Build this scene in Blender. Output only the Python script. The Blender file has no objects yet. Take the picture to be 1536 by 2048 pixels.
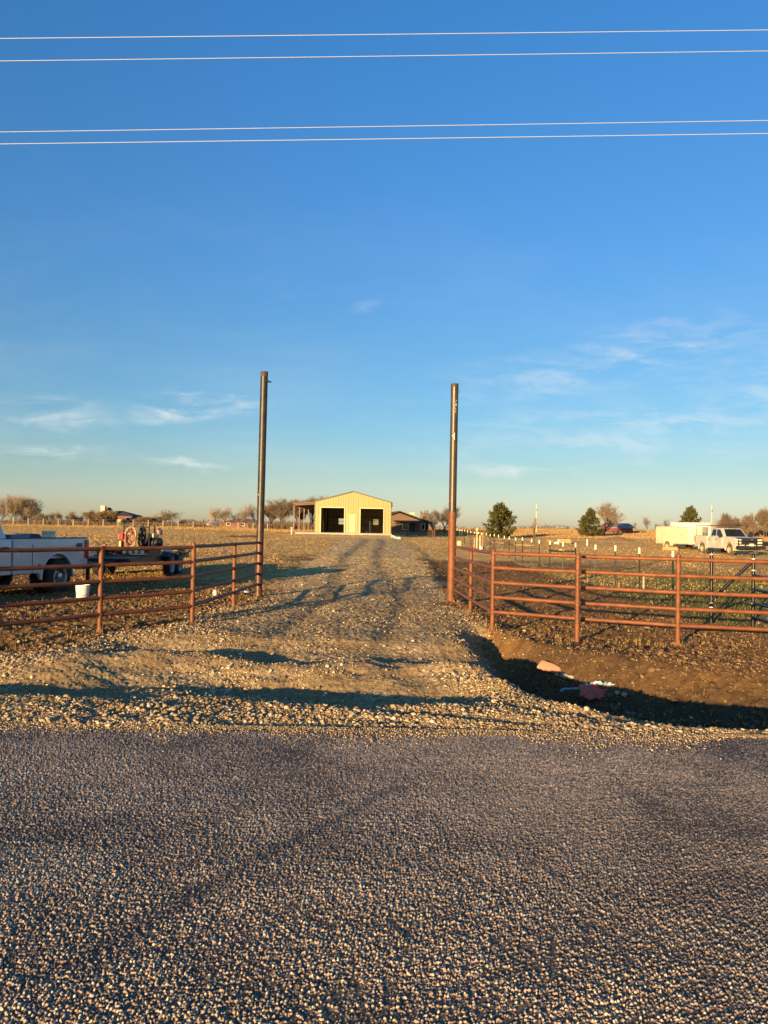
import bpy, bmesh, math, random
import numpy as np
from mathutils import Vector, Matrix, Euler
R = math.radians
random.seed(7)
rng = np.random.default_rng(11)
scene = bpy.context.scene
col = scene.collection

# ------------------------------------------------------------------ camera
FPX = 1540.0
PITCH, ROLL, CAMH = R(1.265), R(1.0), 1.6
F_ = Vector((0, math.cos(PITCH), math.sin(PITCH)))
U0 = Vector((0, -math.sin(PITCH), math.cos(PITCH)))
R0 = Vector((1, 0, 0))
R_ = math.cos(ROLL) * R0 + math.sin(ROLL) * U0
U_ = -math.sin(ROLL) * R0 + math.cos(ROLL) * U0
cam_data = bpy.data.cameras.new('camera')
cam_data.sensor_fit = 'HORIZONTAL'
cam_data.sensor_width = 36.0
cam_data.lens = 36.0 * FPX / 1536.0
cam_data.clip_start = 0.05
cam_data.clip_end = 9000
cam = bpy.data.objects.new('camera', cam_data)
col.objects.link(cam)
M = Matrix((R_, U_, -F_)).transposed().to_4x4()
M.translation = Vector((0, 0, CAMH))
cam.matrix_world = M
scene.camera = cam

# ------------------------------------------------------------------ light
SUN_EL, SUN_AZ = R(7.0), R(28)       # the light travels towards 28 degrees right of +Y
world = bpy.data.worlds.new('World')
scene.world = world
world.use_nodes = True
wn, wl = world.node_tree.nodes, world.node_tree.links
wn.clear()
def wnode(t, **k):
    n = wn.new(t)
    for a, b in k.items(): setattr(n, a, b)
    return n
sky = wnode('ShaderNodeTexSky', sky_type='NISHITA')
sky.sun_disc = False
sky.sun_elevation = SUN_EL
sky.sun_rotation = math.pi + SUN_AZ
sky.altitude = 150
sky.air_density = 1.0
sky.dust_density = 0.6
sky.ozone_density = 2.2
# thin wisps of cloud, laid out over the sky's own direction
tc = wnode('ShaderNodeTexCoord')
sep = wnode('ShaderNodeSeparateXYZ'); wl.new(tc.outputs['Generated'], sep.inputs[0])
def wm(op, a, b=None):
    m = wnode('ShaderNodeMath', operation=op)
    for i_, v_ in enumerate((a, b)):
        if v_ is None: continue
        if isinstance(v_, (int, float)): m.inputs[i_].default_value = v_
        else: wl.new(v_, m.inputs[i_])
    return m.outputs[0]
ysafe = wm('MAXIMUM', sep.outputs['Y'], 0.15)
ca, ce = wm('DIVIDE', sep.outputs['X'], ysafe), wm('DIVIDE', sep.outputs['Z'], ysafe)
wc = wnode('ShaderNodeCombineXYZ'); wl.new(ca, wc.inputs[0]); wl.new(ce, wc.inputs[1])
def cnoise(scale, rot, detail, dist=0.0, loc=(0, 0, 0)):
    m = wnode('ShaderNodeMapping'); wl.new(wc.outputs[0], m.inputs[0])
    m.inputs['Rotation'].default_value = (0, 0, rot); m.inputs['Scale'].default_value = scale; m.inputs['Location'].default_value = loc
    n = wnode('ShaderNodeTexNoise'); n.inputs['Scale'].default_value = 1.0; n.inputs['Detail'].default_value = detail; n.inputs['Roughness'].default_value = 0.6; n.inputs['Distortion'].default_value = dist
    wl.new(m.outputs[0], n.inputs['Vector']); return n.outputs[0]
def wrange(src, a, b, c=0.0, d=1.0):
    m = wnode('ShaderNodeMapRange'); m.interpolation_type = 'SMOOTHSTEP'
    wl.new(src, m.inputs[0]); m.inputs[1].default_value = a; m.inputs[2].default_value = b; m.inputs[3].default_value = c; m.inputs[4].default_value = d
    return m.outputs[0]
warp = wm('MULTIPLY', wm('SUBTRACT', cnoise((7, 12, 1), 0, 4), 0.5), 0.07)
ce2 = wm('ADD', ce, warp)
blobs = None
# banks of thin cloud: direction (x/y, z/y), spread, strength, tilt
for a0, e0, sa, se, am, tl_ in ((-0.25, 0.155, 0.075, 0.014, 1.0, 0.03), (-0.43, 0.145, 0.09, 0.020, 0.55, 0.0), (-0.44, 0.092, 0.09, 0.012, 0.65, -0.06), (-0.26, 0.083, 0.05, 0.006, 0.8, -0.05),
                          (0.175, 0.083, 0.075, 0.009, 0.75, 0.0), (0.30, 0.225, 0.19, 0.035, 0.50, 0.22), (0.33, 0.130, 0.24, 0.045, 0.48, 0.08), (-0.03, 0.295, 0.022, 0.008, 0.20, 0.2), (-0.12, 0.30, 0.028, 0.007, 0.16, 0.2), (0.60, 0.2, 0.2, 0.06, 0.5, 0.1)):
    da = wm('SUBTRACT', ca, a0)
    de = wm('SUBTRACT', wm('SUBTRACT', ce2, e0), wm('MULTIPLY', da, tl_))
    q_ = wm('ADD', wm('POWER', wm('ABSOLUTE', wm('DIVIDE', da, sa)), 2.0), wm('POWER', wm('ABSOLUTE', wm('DIVIDE', de, se)), 2.0))
    g_ = wm('MULTIPLY', wm('EXPONENT', wm('MULTIPLY', q_, -1.0)), am)
    blobs = g_ if blobs is None else wm('MAXIMUM', blobs, g_)
streak = wm('MULTIPLY', wrange(cnoise((9, 42, 1), R(-9), 8, 0.6), 0.36, 0.66), wrange(cnoise((30, 90, 1), R(-25), 6, 0.8, (3, 1, 0)), 0.25, 0.6, 0.45, 1.0))
haze_ = wrange(cnoise((3, 9, 1), R(-6), 5, 0.3, (5, 2, 0)), 0.40, 0.75, 0.0, 0.13)
c2 = wm('MAXIMUM', wm('MULTIPLY', blobs, streak), wm('MULTIPLY', haze_, wrange(ce, 0.5, 0.1)))
c2 = wm('MULTIPLY', c2, wrange(sep.outputs['Y'], 0.2, 0.35))
def wmul(a, b): return wm('MULTIPLY', a, b)
mul = wnode('ShaderNodeMix', data_type='RGBA', blend_type='MULTIPLY')
mul.inputs[0].default_value = 1.0
tr = wnode('ShaderNodeValToRGB'); wl.new(sep.outputs['Z'], tr.inputs[0])
els = tr.color_ramp.elements
els[0].position = 0.018; els[0].color = (1.07, 1.11, 1.50, 1)
els[1].position = 0.555; els[1].color = (0.52, 1.19, 1.76, 1)
for p_, c_ in ((0.069, (0.86, 0.945, 1.10, 1)), (0.134, (0.70, 0.94, 1.15, 1)), (0.225, (0.65, 0.97, 1.24, 1)), (0.34, (0.594, 1.04, 1.456, 1))):
    e_ = els.new(p_); e_.color = c_
wl.new(sky.outputs[0], mul.inputs[6]); wl.new(tr.outputs[0], mul.inputs[7])
SKYTINT = mul
mx = wnode('ShaderNodeMix', data_type='RGBA')
wl.new(wmul(c2, 0.8), mx.inputs[0]); wl.new(mul.outputs[2], mx.inputs[6]); mx.inputs[7].default_value = (5.4, 5.6, 5.4, 1)
bg = wnode('ShaderNodeBackground'); bg.inputs[1].default_value = 0.072
wl.new(mx.outputs[2], bg.inputs[0])
wo = wnode('ShaderNodeOutputWorld'); wl.new(bg.outputs[0], wo.inputs[0])

sd = bpy.data.lights.new('sun', 'SUN')
sd.energy = 5.0
sd.angle = R(0.55)
sd.color = (1.0, 0.68, 0.32)
sun = bpy.data.objects.new('sun', sd)
col.objects.link(sun)
trav = Vector((math.sin(SUN_AZ) * math.cos(SUN_EL), math.cos(SUN_AZ) * math.cos(SUN_EL), -math.sin(SUN_EL)))
sun.rotation_euler = trav.to_track_quat('-Z', 'Y').to_euler()
sun.location = (-20, -30, 20)

scene.view_settings.view_transform = 'Standard'
scene.view_settings.look = 'None'
scene.view_settings.gamma = 1
scene.view_settings.use_curve_mapping = False
scene.view_settings.exposure = 1.2
scene.render.engine = 'CYCLES'
scene.cycles.max_bounces = 6
scene.cycles.diffuse_bounces = 3
scene.cycles.glossy_bounces = 3
scene.cycles.transparent_max_bounces = 6
scene.cycles.use_denoising = True
scene.cycles.denoiser = 'OPENIMAGEDENOISE'
scene.cycles.denoising_input_passes = 'RGB_ALBEDO_NORMAL'

# ------------------------------------------------------------------ helpers
def at(px, py, Y):
    """world point on the ray through a pixel of the photograph (1536x2048) at depth Y"""
    d = F_ + R_ * ((px - 768) / FPX) + U_ * ((1024 - py) / FPX)
    return Vector((0, 0, CAMH)) + d * (Y / d.y)
def xat(px, Y, py=1060):
    return at(px, py, Y).x

def hash2(ix, iy, seed=0):
    n = (ix.astype(np.int64) * 374761393 + iy.astype(np.int64) * 668265263 + seed * 1442695041) & 0x7fffffff
    n = ((n ^ (n >> 13)) * 1274126177) & 0x7fffffff
    n = ((n ^ (n >> 16)) * 2246822519) & 0x7fffffff
    return ((n ^ (n >> 15)) & 0xffffff) / float(0xffffff)
def vnoise(x, y, seed=0):
    x = np.asarray(x, float); y = np.asarray(y, float)
    ix, iy = np.floor(x), np.floor(y)
    fx, fy = x - ix, y - iy
    fx = fx * fx * (3 - 2 * fx); fy = fy * fy * (3 - 2 * fy)
    a = hash2(ix, iy, seed); b = hash2(ix + 1, iy, seed); c = hash2(ix, iy + 1, seed); d = hash2(ix + 1, iy + 1, seed)
    return (a + (b - a) * fx) * (1 - fy) + (c + (d - c) * fx) * fy
def fbm(x, y, o=4, seed=0, rough=0.5):
    s = 0; a = 1; t = 0
    for i in range(o):
        s = s + a * (vnoise(x, y, seed + i * 17) - 0.5); t += a
        a *= rough; x = x * 2.03 + 5.1; y = y * 2.03 + 3.7
    return s / t
def sst(v, a, b):
    t = np.clip((v - a) / (b - a), 0, 1)
    return t * t * (3 - 2 * t)

YL = np.array([5.0, 6.3, 6.7, 7.3, 8.0, 9.0, 10.0, 12.0, 15.0, 17.6, 25, 34, 53, 75, 82, 86, 93, 94, 4000])
XLv = np.array([-60, -30, -9, -6.6, -5.2, -4.3, -4.1, -3.5, -3.0, -2.6, -3.0, -3.5, -4.0, -4.2, -5.5, -9.0, -9.5, 0, 0])
YR = np.array([5.0, 6.2, 6.4, 6.9, 8.0, 9.0, 10.0, 12.0, 15.0, 17.6, 25, 34, 53, 75, 82, 86, 93, 94, 4000])
XRv = np.array([60, 30, 4.2, 2.4, 2.05, 1.85, 1.6, 1.6, 1.5, 1.4, 1.55, 1.8, 2.1, 1.9, 1.7, 1.8, 2.2, 0, 0])
def edges(y):
    return np.interp(y, YL, XLv), np.interp(y, YR, XRv)
def drive_d(x, y):
    """signed distance (metres, roughly) inside the gravel drive"""
    l, r = edges(y)
    w = fbm(x * 0.9, y * 0.9, 4, 3) * 0.9
    return np.minimum(x - l, r - x) + w * np.clip(y / 14, 0.5, 1.6)

def ruts(x, y):
    """wheel tracks: two turn in from the road, two run on up the drive"""
    l, r = edges(y); c = (np.maximum(l, -4.2) + r) / 2 + 0.25 * np.sin(y * 0.11)
    w = 0.17 + 0.004 * y
    t = 0
    for s in (-0.82, 0.82):
        k = x - (c + s) + 0.10 * (vnoise(y * 0.5, y * 0 + 3, 14) - 0.5)
        t = np.maximum(t, np.exp(-(k / w) ** 2) * sst(y, 9.0, 12) * (1 - sst(y, 78, 88)))
        for sg, q in ((-1, 3.6), (1, 2.2)):
            k = (x - (c + s * 0.9 + sg * q * np.exp(-(y - 6.2) / 1.9))) * np.clip(1 - 0.12 * (9 - y), 0.45, 1)
            t = np.maximum(t, 0.8 * np.exp(-(k / 0.19) ** 2) * (1 - sst(y, 9.5, 11.5)))
    return t
def height(x, y, fine=True):
    x = np.asarray(x, float); y = np.asarray(y, float)
    b = x / np.maximum(y, 20.0)
    bb = np.clip(b, -0.8, 0.8)
    crest = 1.6 - np.interp(bb, [-0.8, -0.45, 0, 0.45, 0.8], [2.5, 2.0, -0.5, -7.5, -9.0]) * 180 / 1540
    base = np.interp(y, [-40, 20, 34, 57, 75, 89, 110], [0, 0, 0.02, 0.2, 0.38, 0.62, 0.72])
    # the left field starts a little higher
    base = base + sst(-b, 0.05, 0.35) * np.interp(y, [20, 60, 110], [0, 0.25, 0.30])
    t = sst(y, 105, 180)
    h = base * (1 - t) + crest * t
    h = h - sst(y, 190, 420) * np.maximum(crest - 1.35, 0)
    # barn pad
    pad = sst(x, -13, -9.8) * (1 - sst(x, 1.0, 3.2)) * sst(y, 84, 90) * (1 - sst(y, 112, 118))
    h = h * (1 - pad) + 0.86 * pad
    l, r = edges(y)
    near = 1 - sst(y, 14, 40)
    # ditch beside the road, right of the drive
    rr = np.interp(y, [6.0, 6.25, 6.4, 6.55, 6.8, 7.1, 7.6, 8, 9, 10, 12], [9, 4.0, 2.7, 2.25, 1.9, 1.7, 1.5, 1.4, 1.25, 1.15, 1.15])
    ax = sst(x, rr - 0.1, rr + 1.05)
    ed_ = np.exp(-np.clip(x - 1.6, 0, 20) / 1.4)
    yc = 7.15 + 1.5 * ed_
    prof = sst(y, 6.25, yc - 0.15) * (1 - sst(y, yc + 0.45 + 2.5 * ed_, yc + 1.45 + 3.3 * ed_))
    h = h - ax * prof * (0.33 + 0.55 * ed_)
    # shallower ditch on the left
    axl = 1 - sst(x, -6.2, -4.0)
    h = h - axl * sst(y, 6.6, 8.2) * (1 - sst(y, 9.2, 11.5)) * 0.20
    # right field lies a touch lower than the drive's crown
    h = h - sst(x, r + 0.1, r + 0.9) * sst(y, 11, 14) * (1 - sst(y, 50, 80)) * 0.10
    # spilled berm at the road's edge, worn hollow behind it, hump further on
    dd = drive_d(x, y)
    ins = sst(dd, -0.2, 0.5) * (1 - sst(y, 14, 24))
    wob = (vnoise(x * 0.45, y * 0.1, 9) - 0.5) * 0.9
    berm = 0.045 * np.exp(-((y - 7.15 - wob * 0.6) / 0.50) ** 2)
    hol = -0.12 * np.exp(-((y - 8.5 - wob * 1.5) / 0.85) ** 2) * (0.25 + 1.25 * vnoise(x * 0.55 + 2.3, y * 0.3, 27))
    hump = 0.06 * np.exp(-((y - 9.35 - wob * 1.4) / 0.40) ** 2) - 0.07 * np.exp(-((y - 10.2 - wob * 1.4) / 0.45) ** 2)
    mid = np.exp(-((y - 9.3) / 2.0) ** 2)
    lum = (0.05 + 0.25 * mid) * fbm(x * 0.42 + 4, y * 0.95, 4, 21, 0.45) * 2
    h = h + ins * (berm + hol + hump + lum) - 0.032 * ruts(x, y) * sst(y, 6.2, 6.6)
    # long soft ruts up the drive
    ins2 = sst(dd, 0, 1.0) * sst(y, 12, 18) * (1 - sst(y, 75, 85))
    h = h + ins2 * (0.05 * fbm(x * 0.7, y * 0.35, 3, 33) * 2 + 0.05 * np.clip(dd, 0, 2) / 2)
    # rough ploughed / trampled dirt to the sides
    out = (1 - sst(dd, -0.3, 0.2)) * sst(y, 6.4, 7.2)
    h = h + out * (0.10 * fbm(x * 0.35, y * 0.35, 3, 41) + near * (0.06 * fbm(x * 2.2, y * 2.2, 4, 43, 0.6) + 0.05 * fbm(x * 7, y * 7, 3, 45, 0.6)))
    # heap of spoil along the far side of the left field
    if fine:
        s = sst(y, 6.05, 6.4)
        h = h + s * np.clip(1 - y / 40, 0, 1) * (0.036 * (1 + 0.8 * (1 - sst(dd, -0.4, 0.1))) * fbm(x * 6, y * 6, 4, 51, 0.65) + 0.018 * fbm(x * 28, y * 28, 2, 53, 0.6))
        # clods and stones that the grid can still carry further out
        a_ = np.clip(y * 0.0011, 0, 0.045) * (0.75 + 0.9 * vnoise(x * 0.2, y * 0.1, 57)) * sst(y, 6.2, 7)
        a_ = a_ * np.where(y > 420, 0, 1)
        k_ = 1.0 / np.maximum(0.0021 * y, 0.012)
        lv = np.floor(np.log2(k_)); q0, q1 = 2.0 ** lv, 2.0 ** (lv + 1); tt = np.log2(k_) - lv
        h = h + a_ * ((vnoise(x * q0, y * q0 * 0.7, 58) - 0.5) * (1 - tt) + (vnoise(x * q1, y * q1 * 0.7, 58) - 0.5) * tt) * 2
    # tucked under the road surface
    h = h - (1 - sst(y, 5.80 + (vnoise(x * 1.3, x * 0 + 2.2, 61) - 0.5) * 0.35, 6.25 + (vnoise(x * 1.3, x * 0 + 2.2, 61) - 0.5) * 0.35)) * 0.06
    return h
def gz(x, y):
    return float(height(np.array([x]), np.array([y]), False)[0])
def ground_at(px, Y):
    p = at(px, 1060, Y)
    return Vector((p.x, Y, gz(p.x, Y)))

MATS = {}
def mat(name, color=(.5, .5, .5), rough=0.6, metal=0.0, var=0.0, vscale=8.0, bump=0.0, bscale=40.0, color2=None, spec=None, coat=0.0):
    if name in MATS: return MATS[name]
    m = bpy.data.materials.new(name); m.use_nodes = True
    nt = m.node_tree; p = nt.nodes['Principled BSDF']
    p.inputs['Roughness'].default_value = rough; p.inputs['Metallic'].default_value = metal
    if spec is not None: p.inputs['Specular IOR Level'].default_value = spec
    if coat: p.inputs['Coat Weight'].default_value = coat; p.inputs['Coat Roughness'].default_value = 0.08
    c = (*color, 1)
    tcn = nt.nodes.new('ShaderNodeTexCoord')
    if var > 0 or color2:
        n = nt.nodes.new('ShaderNodeTexNoise'); n.inputs['Scale'].default_value = vscale; n.inputs['Detail'].default_value = 8; n.inputs['Roughness'].default_value = 0.65
        nt.links.new(tcn.outputs['Object'], n.inputs['Vector'])
        r = nt.nodes.new('ShaderNodeValToRGB')
        r.color_ramp.elements[0].position = 0.36; r.color_ramp.elements[1].position = 0.64
        c2 = color2 if color2 else tuple(x * (1 - var) for x in color)
        r.color_ramp.elements[0].color = (*c2, 1); r.color_ramp.elements[1].color = c
        nt.links.new(n.outputs[0], r.inputs[0]); nt.links.new(r.outputs[0], p.inputs['Base Color'])
    else:
        p.inputs['Base Color'].default_value = c
    if bump > 0:
        n = nt.nodes.new('ShaderNodeTexNoise'); n.inputs['Scale'].default_value = bscale; n.inputs['Detail'].default_value = 6
        nt.links.new(tcn.outputs['Object'], n.inputs['Vector'])
        b = nt.nodes.new('ShaderNodeBump'); b.inputs['Strength'].default_value = bump; b.inputs['Distance'].default_value = 0.02
        nt.links.new(n.outputs[0], b.inputs['Height']); nt.links.new(b.outputs[0], p.inputs['Normal'])
    MATS[name] = m
    return m

def island_mat(name, stops, rough=0.85, noise=0.25):
    """colour that changes from one stone / leaf / tuft to the next"""
    m = bpy.data.materials.new(name); m.use_nodes = True
    nt = m.node_tree; p = nt.nodes['Principled BSDF']; p.inputs['Roughness'].default_value = rough
    p.inputs['Specular IOR Level'].default_value = 0.2
    g = nt.nodes.new('ShaderNodeNewGeometry'); r = nt.nodes.new('ShaderNodeValToRGB')
    el = r.color_ramp.elements
    while len(el) < len(stops): el.new(0.5)
    for e, (pos, c) in zip(el, stops): e.position = pos; e.color = (*c, 1)
    nt.links.new(g.outputs['Random Per Island'], r.inputs[0])
    nt.links.new(r.outputs[0], p.inputs['Base Color'])
    return m

def link_mesh(name, verts, faces, material, parent=None, smooth=False, tags=None):
    me = bpy.data.meshes.new(name)
    verts = np.asarray(verts, dtype=np.float32)
    if isinstance(faces, np.ndarray):
        k = faces.shape[1]; nf = faces.shape[0]
        me.vertices.add(len(verts)); me.vertices.foreach_set('co', verts.ravel())
        me.loops.add(nf * k); me.loops.foreach_set('vertex_index', faces.astype(np.int32).ravel())
        me.polygons.add(nf); me.polygons.foreach_set('loop_start', np.arange(0, nf * k, k, dtype=np.int32))
        me.update(calc_edges=True)
    else:
        me.from_pydata([tuple(v) for v in verts.tolist()], [], faces)
    if smooth: me.polygons.foreach_set('use_smooth', np.ones(len(me.polygons), dtype=bool))
    me.materials.append(material)
    o = bpy.data.objects.new(name, me); col.objects.link(o)
    if parent: o.parent = parent
    if tags: tag(o, *tags)
    return o
def tag(o, label=None, cat=None, group=None, kind=None):
    if label: o['label'] = label
    if cat: o['category'] = cat
    if group: o['group'] = group
    if kind: o['kind'] = kind
    return o
def thing(name, label, cat, loc=(0, 0, 0), rotz=0.0, group=None):
    o = bpy.data.objects.new(name, None); col.objects.link(o)
    o.location = loc; o.rotation_euler = (0, 0, rotz); o.empty_display_size = 0.2
    return tag(o, label, cat, group)
def copy_tree(o, parent=None):
    c = o.copy(); col.objects.link(c)
    if parent: c.parent = parent
    for ch in list(o.children): copy_tree(ch, c)
    return c

class MB:
    """collects shapes into one mesh"""
    def __init__(s): s.v = []; s.f = []
    def add(s, v, f):
        n = len(s.v); s.v += [tuple(x) for x in v]; s.f += [tuple(i + n for i in q) for q in f]; return s
    def box(s, c, d, rz=0.0, ry=0.0, rx=0.0):
        m = Euler((rx, ry, rz)).to_matrix(); c = Vector(c); hx, hy, hz = d[0] / 2, d[1] / 2, d[2] / 2
        v = [c + m @ Vector((a * hx, b * hy, e * hz)) for a, b, e in ((-1,-1,-1),(1,-1,-1),(1,1,-1),(-1,1,-1),(-1,-1,1),(1,-1,1),(1,1,1),(-1,1,1))]
        return s.add(v, [(0,3,2,1),(4,5,6,7),(0,1,5,4),(1,2,6,5),(2,3,7,6),(3,0,4,7)])
    def bar(s, a, b, w, h):
        """rectangular bar between two points"""
        a, b = Vector(a), Vector(b); d = (b - a).normalized()
        up = Vector((0, 0, 1)) if abs(d.z) < 0.95 else Vector((1, 0, 0))
        x = d.cross(up).normalized() * w / 2; y = x.cross(d).normalized() * h / 2
        v = [a - x - y, a + x - y, a + x + y, a - x + y, b - x - y, b + x - y, b + x + y, b - x + y]
        return s.add(v, [(0,1,2,3),(7,6,5,4),(0,4,5,1),(1,5,6,2),(2,6,7,3),(3,7,4,0)])
    def tube(s, pts, r, n=10, cap=True):
        pts = [Vector(p) for p in pts]; rs = r if isinstance(r, (list, tuple)) else [r] * len(pts)
        vs = []; ref = None
        for i, p in enumerate(pts):
            d = (pts[min(i + 1, len(pts) - 1)] - pts[max(i - 1, 0)]).normalized()
            if ref is None:
                ref = Vector((0, 0, 1)) if abs(d.z) < 0.9 else Vector((1, 0, 0))
            x = d.cross(ref)
            if x.length < 1e-4: x = d.cross(Vector((0.3, 1, 0.1)))
            x.normalize(); y = x.cross(d).normalized()
            ref = -y if False else ref
            for k in range(n):
                a = 2 * math.pi * k / n
                vs.append(p + (x * math.cos(a) + y * math.sin(a)) * rs[i])
        fs = []
        for i in range(len(pts) - 1):
            for k in range(n):
                a = i * n + k; b = i * n + (k + 1) % n
                fs.append((a, b, b + n, a + n))
        if cap: fs += [tuple(range(n))[::-1], tuple(range((len(pts) - 1) * n, len(pts) * n))]
        return s.add(vs, fs)
    def lathe(s, prof, c=(0, 0, 0), n=24, axis='Z', cap=True):
        vs = []; c = Vector(c)
        for r, z in prof:
            for k in range(n):
                a = 2 * math.pi * k / n; x, y = r * math.cos(a), r * math.sin(a)
                vs.append(c + (Vector((x, y, z)) if axis == 'Z' else Vector((x, z, y)) if axis == 'Y' else Vector((z, x, y))))
        fs = []
        for i in range(len(prof) - 1):
            for k in range(n):
                a = i * n + k; b = i * n + (k + 1) % n; fs.append((a, b, b + n, a + n))
        if cap: fs += [tuple(range(n))[::-1], tuple(range((len(prof) - 1) * n, len(prof) * n))]
        return s.add(vs, fs)
    def prism(s, poly, y0, y1, axis='Y'):
        """polygon in x-z pushed along y (or in x-y pushed along z, y-z pushed along x)"""
        n = len(poly)
        def P(p, t): return (p[0], t, p[1]) if axis == 'Y' else (p[0], p[1], t) if axis == 'Z' else (t, p[0], p[1])
        v = [P(p, y0) for p in poly] + [P(p, y1) for p in poly]
        f = [tuple(range(n)), tuple(range(n, 2 * n))[::-1]] + [(i, i + n, (i + 1) % n + n, (i + 1) % n) for i in range(n)]
        return s.add(v, f)
    def build(s, name, material, parent=None, smooth=False, bevel=0.0, seg=2, tags=None):
        me = bpy.data.meshes.new(name); me.from_pydata(s.v, [], s.f)
        bm = bmesh.new(); bm.from_mesh(me)
        bmesh.ops.recalc_face_normals(bm, faces=bm.faces)
        if bevel > 0:
            ed = [e for e in bm.edges if len(e.link_faces) == 2 and e.calc_face_angle(0) > R(28)]
            bmesh.ops.bevel(bm, geom=ed, offset=bevel, segments=seg, affect='EDGES', profile=0.6, clamp_overlap=True)
        bm.to_mesh(me); bm.free()
        if smooth:
            me.polygons.foreach_set('use_smooth', np.ones(len(me.polygons), dtype=bool))
            try: me.set_sharp_from_angle(angle=R(38))
            except Exception: pass
        me.materials.append(material)
        o = bpy.data.objects.new(name, me); col.objects.link(o)
        if parent: o.parent = parent
        if tags: tag(o, *tags)
        return o

# ------------------------------------------------------------------ ground
def attr(me, name, arr):
    a = me.attributes.new(name, 'FLOAT', 'POINT'); a.data.foreach_set('value', arr.astype(np.float32).ravel())
def grid_faces(nr, nc):
    i = np.arange(nr - 1)[:, None] * nc + np.arange(nc - 1)[None, :]
    return np.stack([i, i + 1, i + nc + 1, i + nc], -1).reshape(-1, 4)

rows = [-60, -40, -20, -8, 0, 3, 5.0, 5.4, 5.6]
y = 5.7
while y < 40: rows.append(y); y += max(0.014, 0.0021 * y)
while y < 200: rows.append(y); y += 0.0065 * y
while y < 8000: rows.append(y); y += 0.06 * y
rows = np.array(rows)
bs = np.linspace(-0.56, 0.56, 660)
ex = 0.56 + np.cumsum(0.012 * 1.13 ** np.arange(36))
bs = np.concatenate([-ex[::-1], bs, ex])
Yg, Bg = np.meshgrid(rows, bs, indexing='ij')
Xg = Bg * np.maximum(Yg, 5.6)
Zg = height(Xg, Yg)
V = np.stack([Xg, Yg, Zg], -1).reshape(-1, 3)
dd = drive_d(Xg, Yg)
grav = sst(dd, -0.35, 0.35)
# loose stone also lies along the drive's shoulders
edge_st = np.exp(-((dd + 0.1) / 0.55) ** 2)
n1 = fbm(Xg * 0.25, Yg * 0.12, 4, 71)
n2 = fbm(Xg * 0.06 + 9, Yg * 0.035, 4, 73)
bare = np.interp(Yg, [10, 18, 28, 45, 110], [1.0, 0.72, 0.20, 0.02, -0.1])
right_mud = sst(Xg, 0.5, 1.5) * (1 - sst(Xg - 0.02 * Yg, 5.3, 6.3)) * (1 - sst(Yg, 50, 75))
left_mud = (1 - sst(Yg, 14, 26)) * (1 - sst(Xg, -1, 0))
# worn vehicle tracks crossing the left field
trk = 0.6 * np.exp(-((Yg - 76 - 0.1 * Xg - 6 * n1) / 3.0) ** 2) * (Xg < -3)
trk2 = np.exp(-((Yg - 96 + 0.1 * Xg) / 5.0) ** 2) * (Xg < -9)
dirtm = np.clip(bare + 1.3 * n1 + 0.9 * n2 + right_mud * 0.9 + left_mud * 0.5 + trk * 0.9 + trk2 * 0.6, 0, 1)
road_side = np.exp(-((dd + 0.3) / 0.9) ** 2) * sst(Yg, 20, 40)
dirtm = np.clip(dirtm + road_side * 0.6, 0, 1)
grn = np.clip((sst(Xg, 5.6, 7) * (1 - sst(Xg, 11, 20)) * sst(Yg, 12.5, 16) * (1 - sst(Yg, 24, 36))) * (0.7 + 1.6 * n1)
              + (1 - sst(Xg, -9, -3.5)) * sst(Yg, 14, 20) * (1 - sst(Yg, 34, 50)) * (0.25 + 1.5 * n1), 0, 1)
gold = np.clip(sst(Yg, 26, 60) + 0.5 * n2, 0, 1)
far = sst(Yg, 150, 400)
MG = bpy.data.materials.new('ground'); MG.use_nodes = True
nt = MG.node_tree; P = nt.nodes['Principled BSDF']; P.inputs['Roughness'].default_value = 0.95; P.inputs['Specular IOR Level'].default_value = 0.1
def N(t, **k):
    n = nt.nodes.new(t)
    for a, b in k.items(): setattr(n, a, b)
    return n
geo = N('ShaderNodeNewGeometry')
def gnoise(scale, detail=8, rough=0.6, st=(1, 1, 1)):
    m = N('ShaderNodeMapping'); nt.links.new(geo.outputs['Position'], m.inputs[0]); m.inputs['Scale'].default_value = st
    n = N('ShaderNodeTexNoise'); n.inputs['Scale'].default_value = scale; n.inputs['Detail'].default_value = detail; n.inputs['Roughness'].default_value = rough
    nt.links.new(m.outputs[0], n.inputs['Vector']); return n.outputs[0]
def ramp(src, stops):
    r = N('ShaderNodeValToRGB'); el = r.color_ramp.elements
    while len(el) < len(stops): el.new(0.5)
    for e, (pos, c) in zip(el, stops): e.position = pos; e.color = (*c, 1)
    nt.links.new(src, r.inputs[0]); return r.outputs[0]
def mixc(f, a, b):
    m = N('ShaderNodeMix', data_type='RGBA'); nt.links.new(f, m.inputs[0]); nt.links.new(a, m.inputs[6]); nt.links.new(b, m.inputs[7]); return m.outputs[2]
def A(name):
    return N('ShaderNodeAttribute', attribute_name=name).outputs['Fac']
def math_(op, a, b=None, c=None):
    m = N('ShaderNodeMath', operation=op)
    for i, v in enumerate((a, b, c)):
        if v is None: continue
        if isinstance(v, (int, float)): m.inputs[i].default_value = v
        else: nt.links.new(v, m.inputs[i])
    m.use_clamp = True
    return m.outputs[0]
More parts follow.
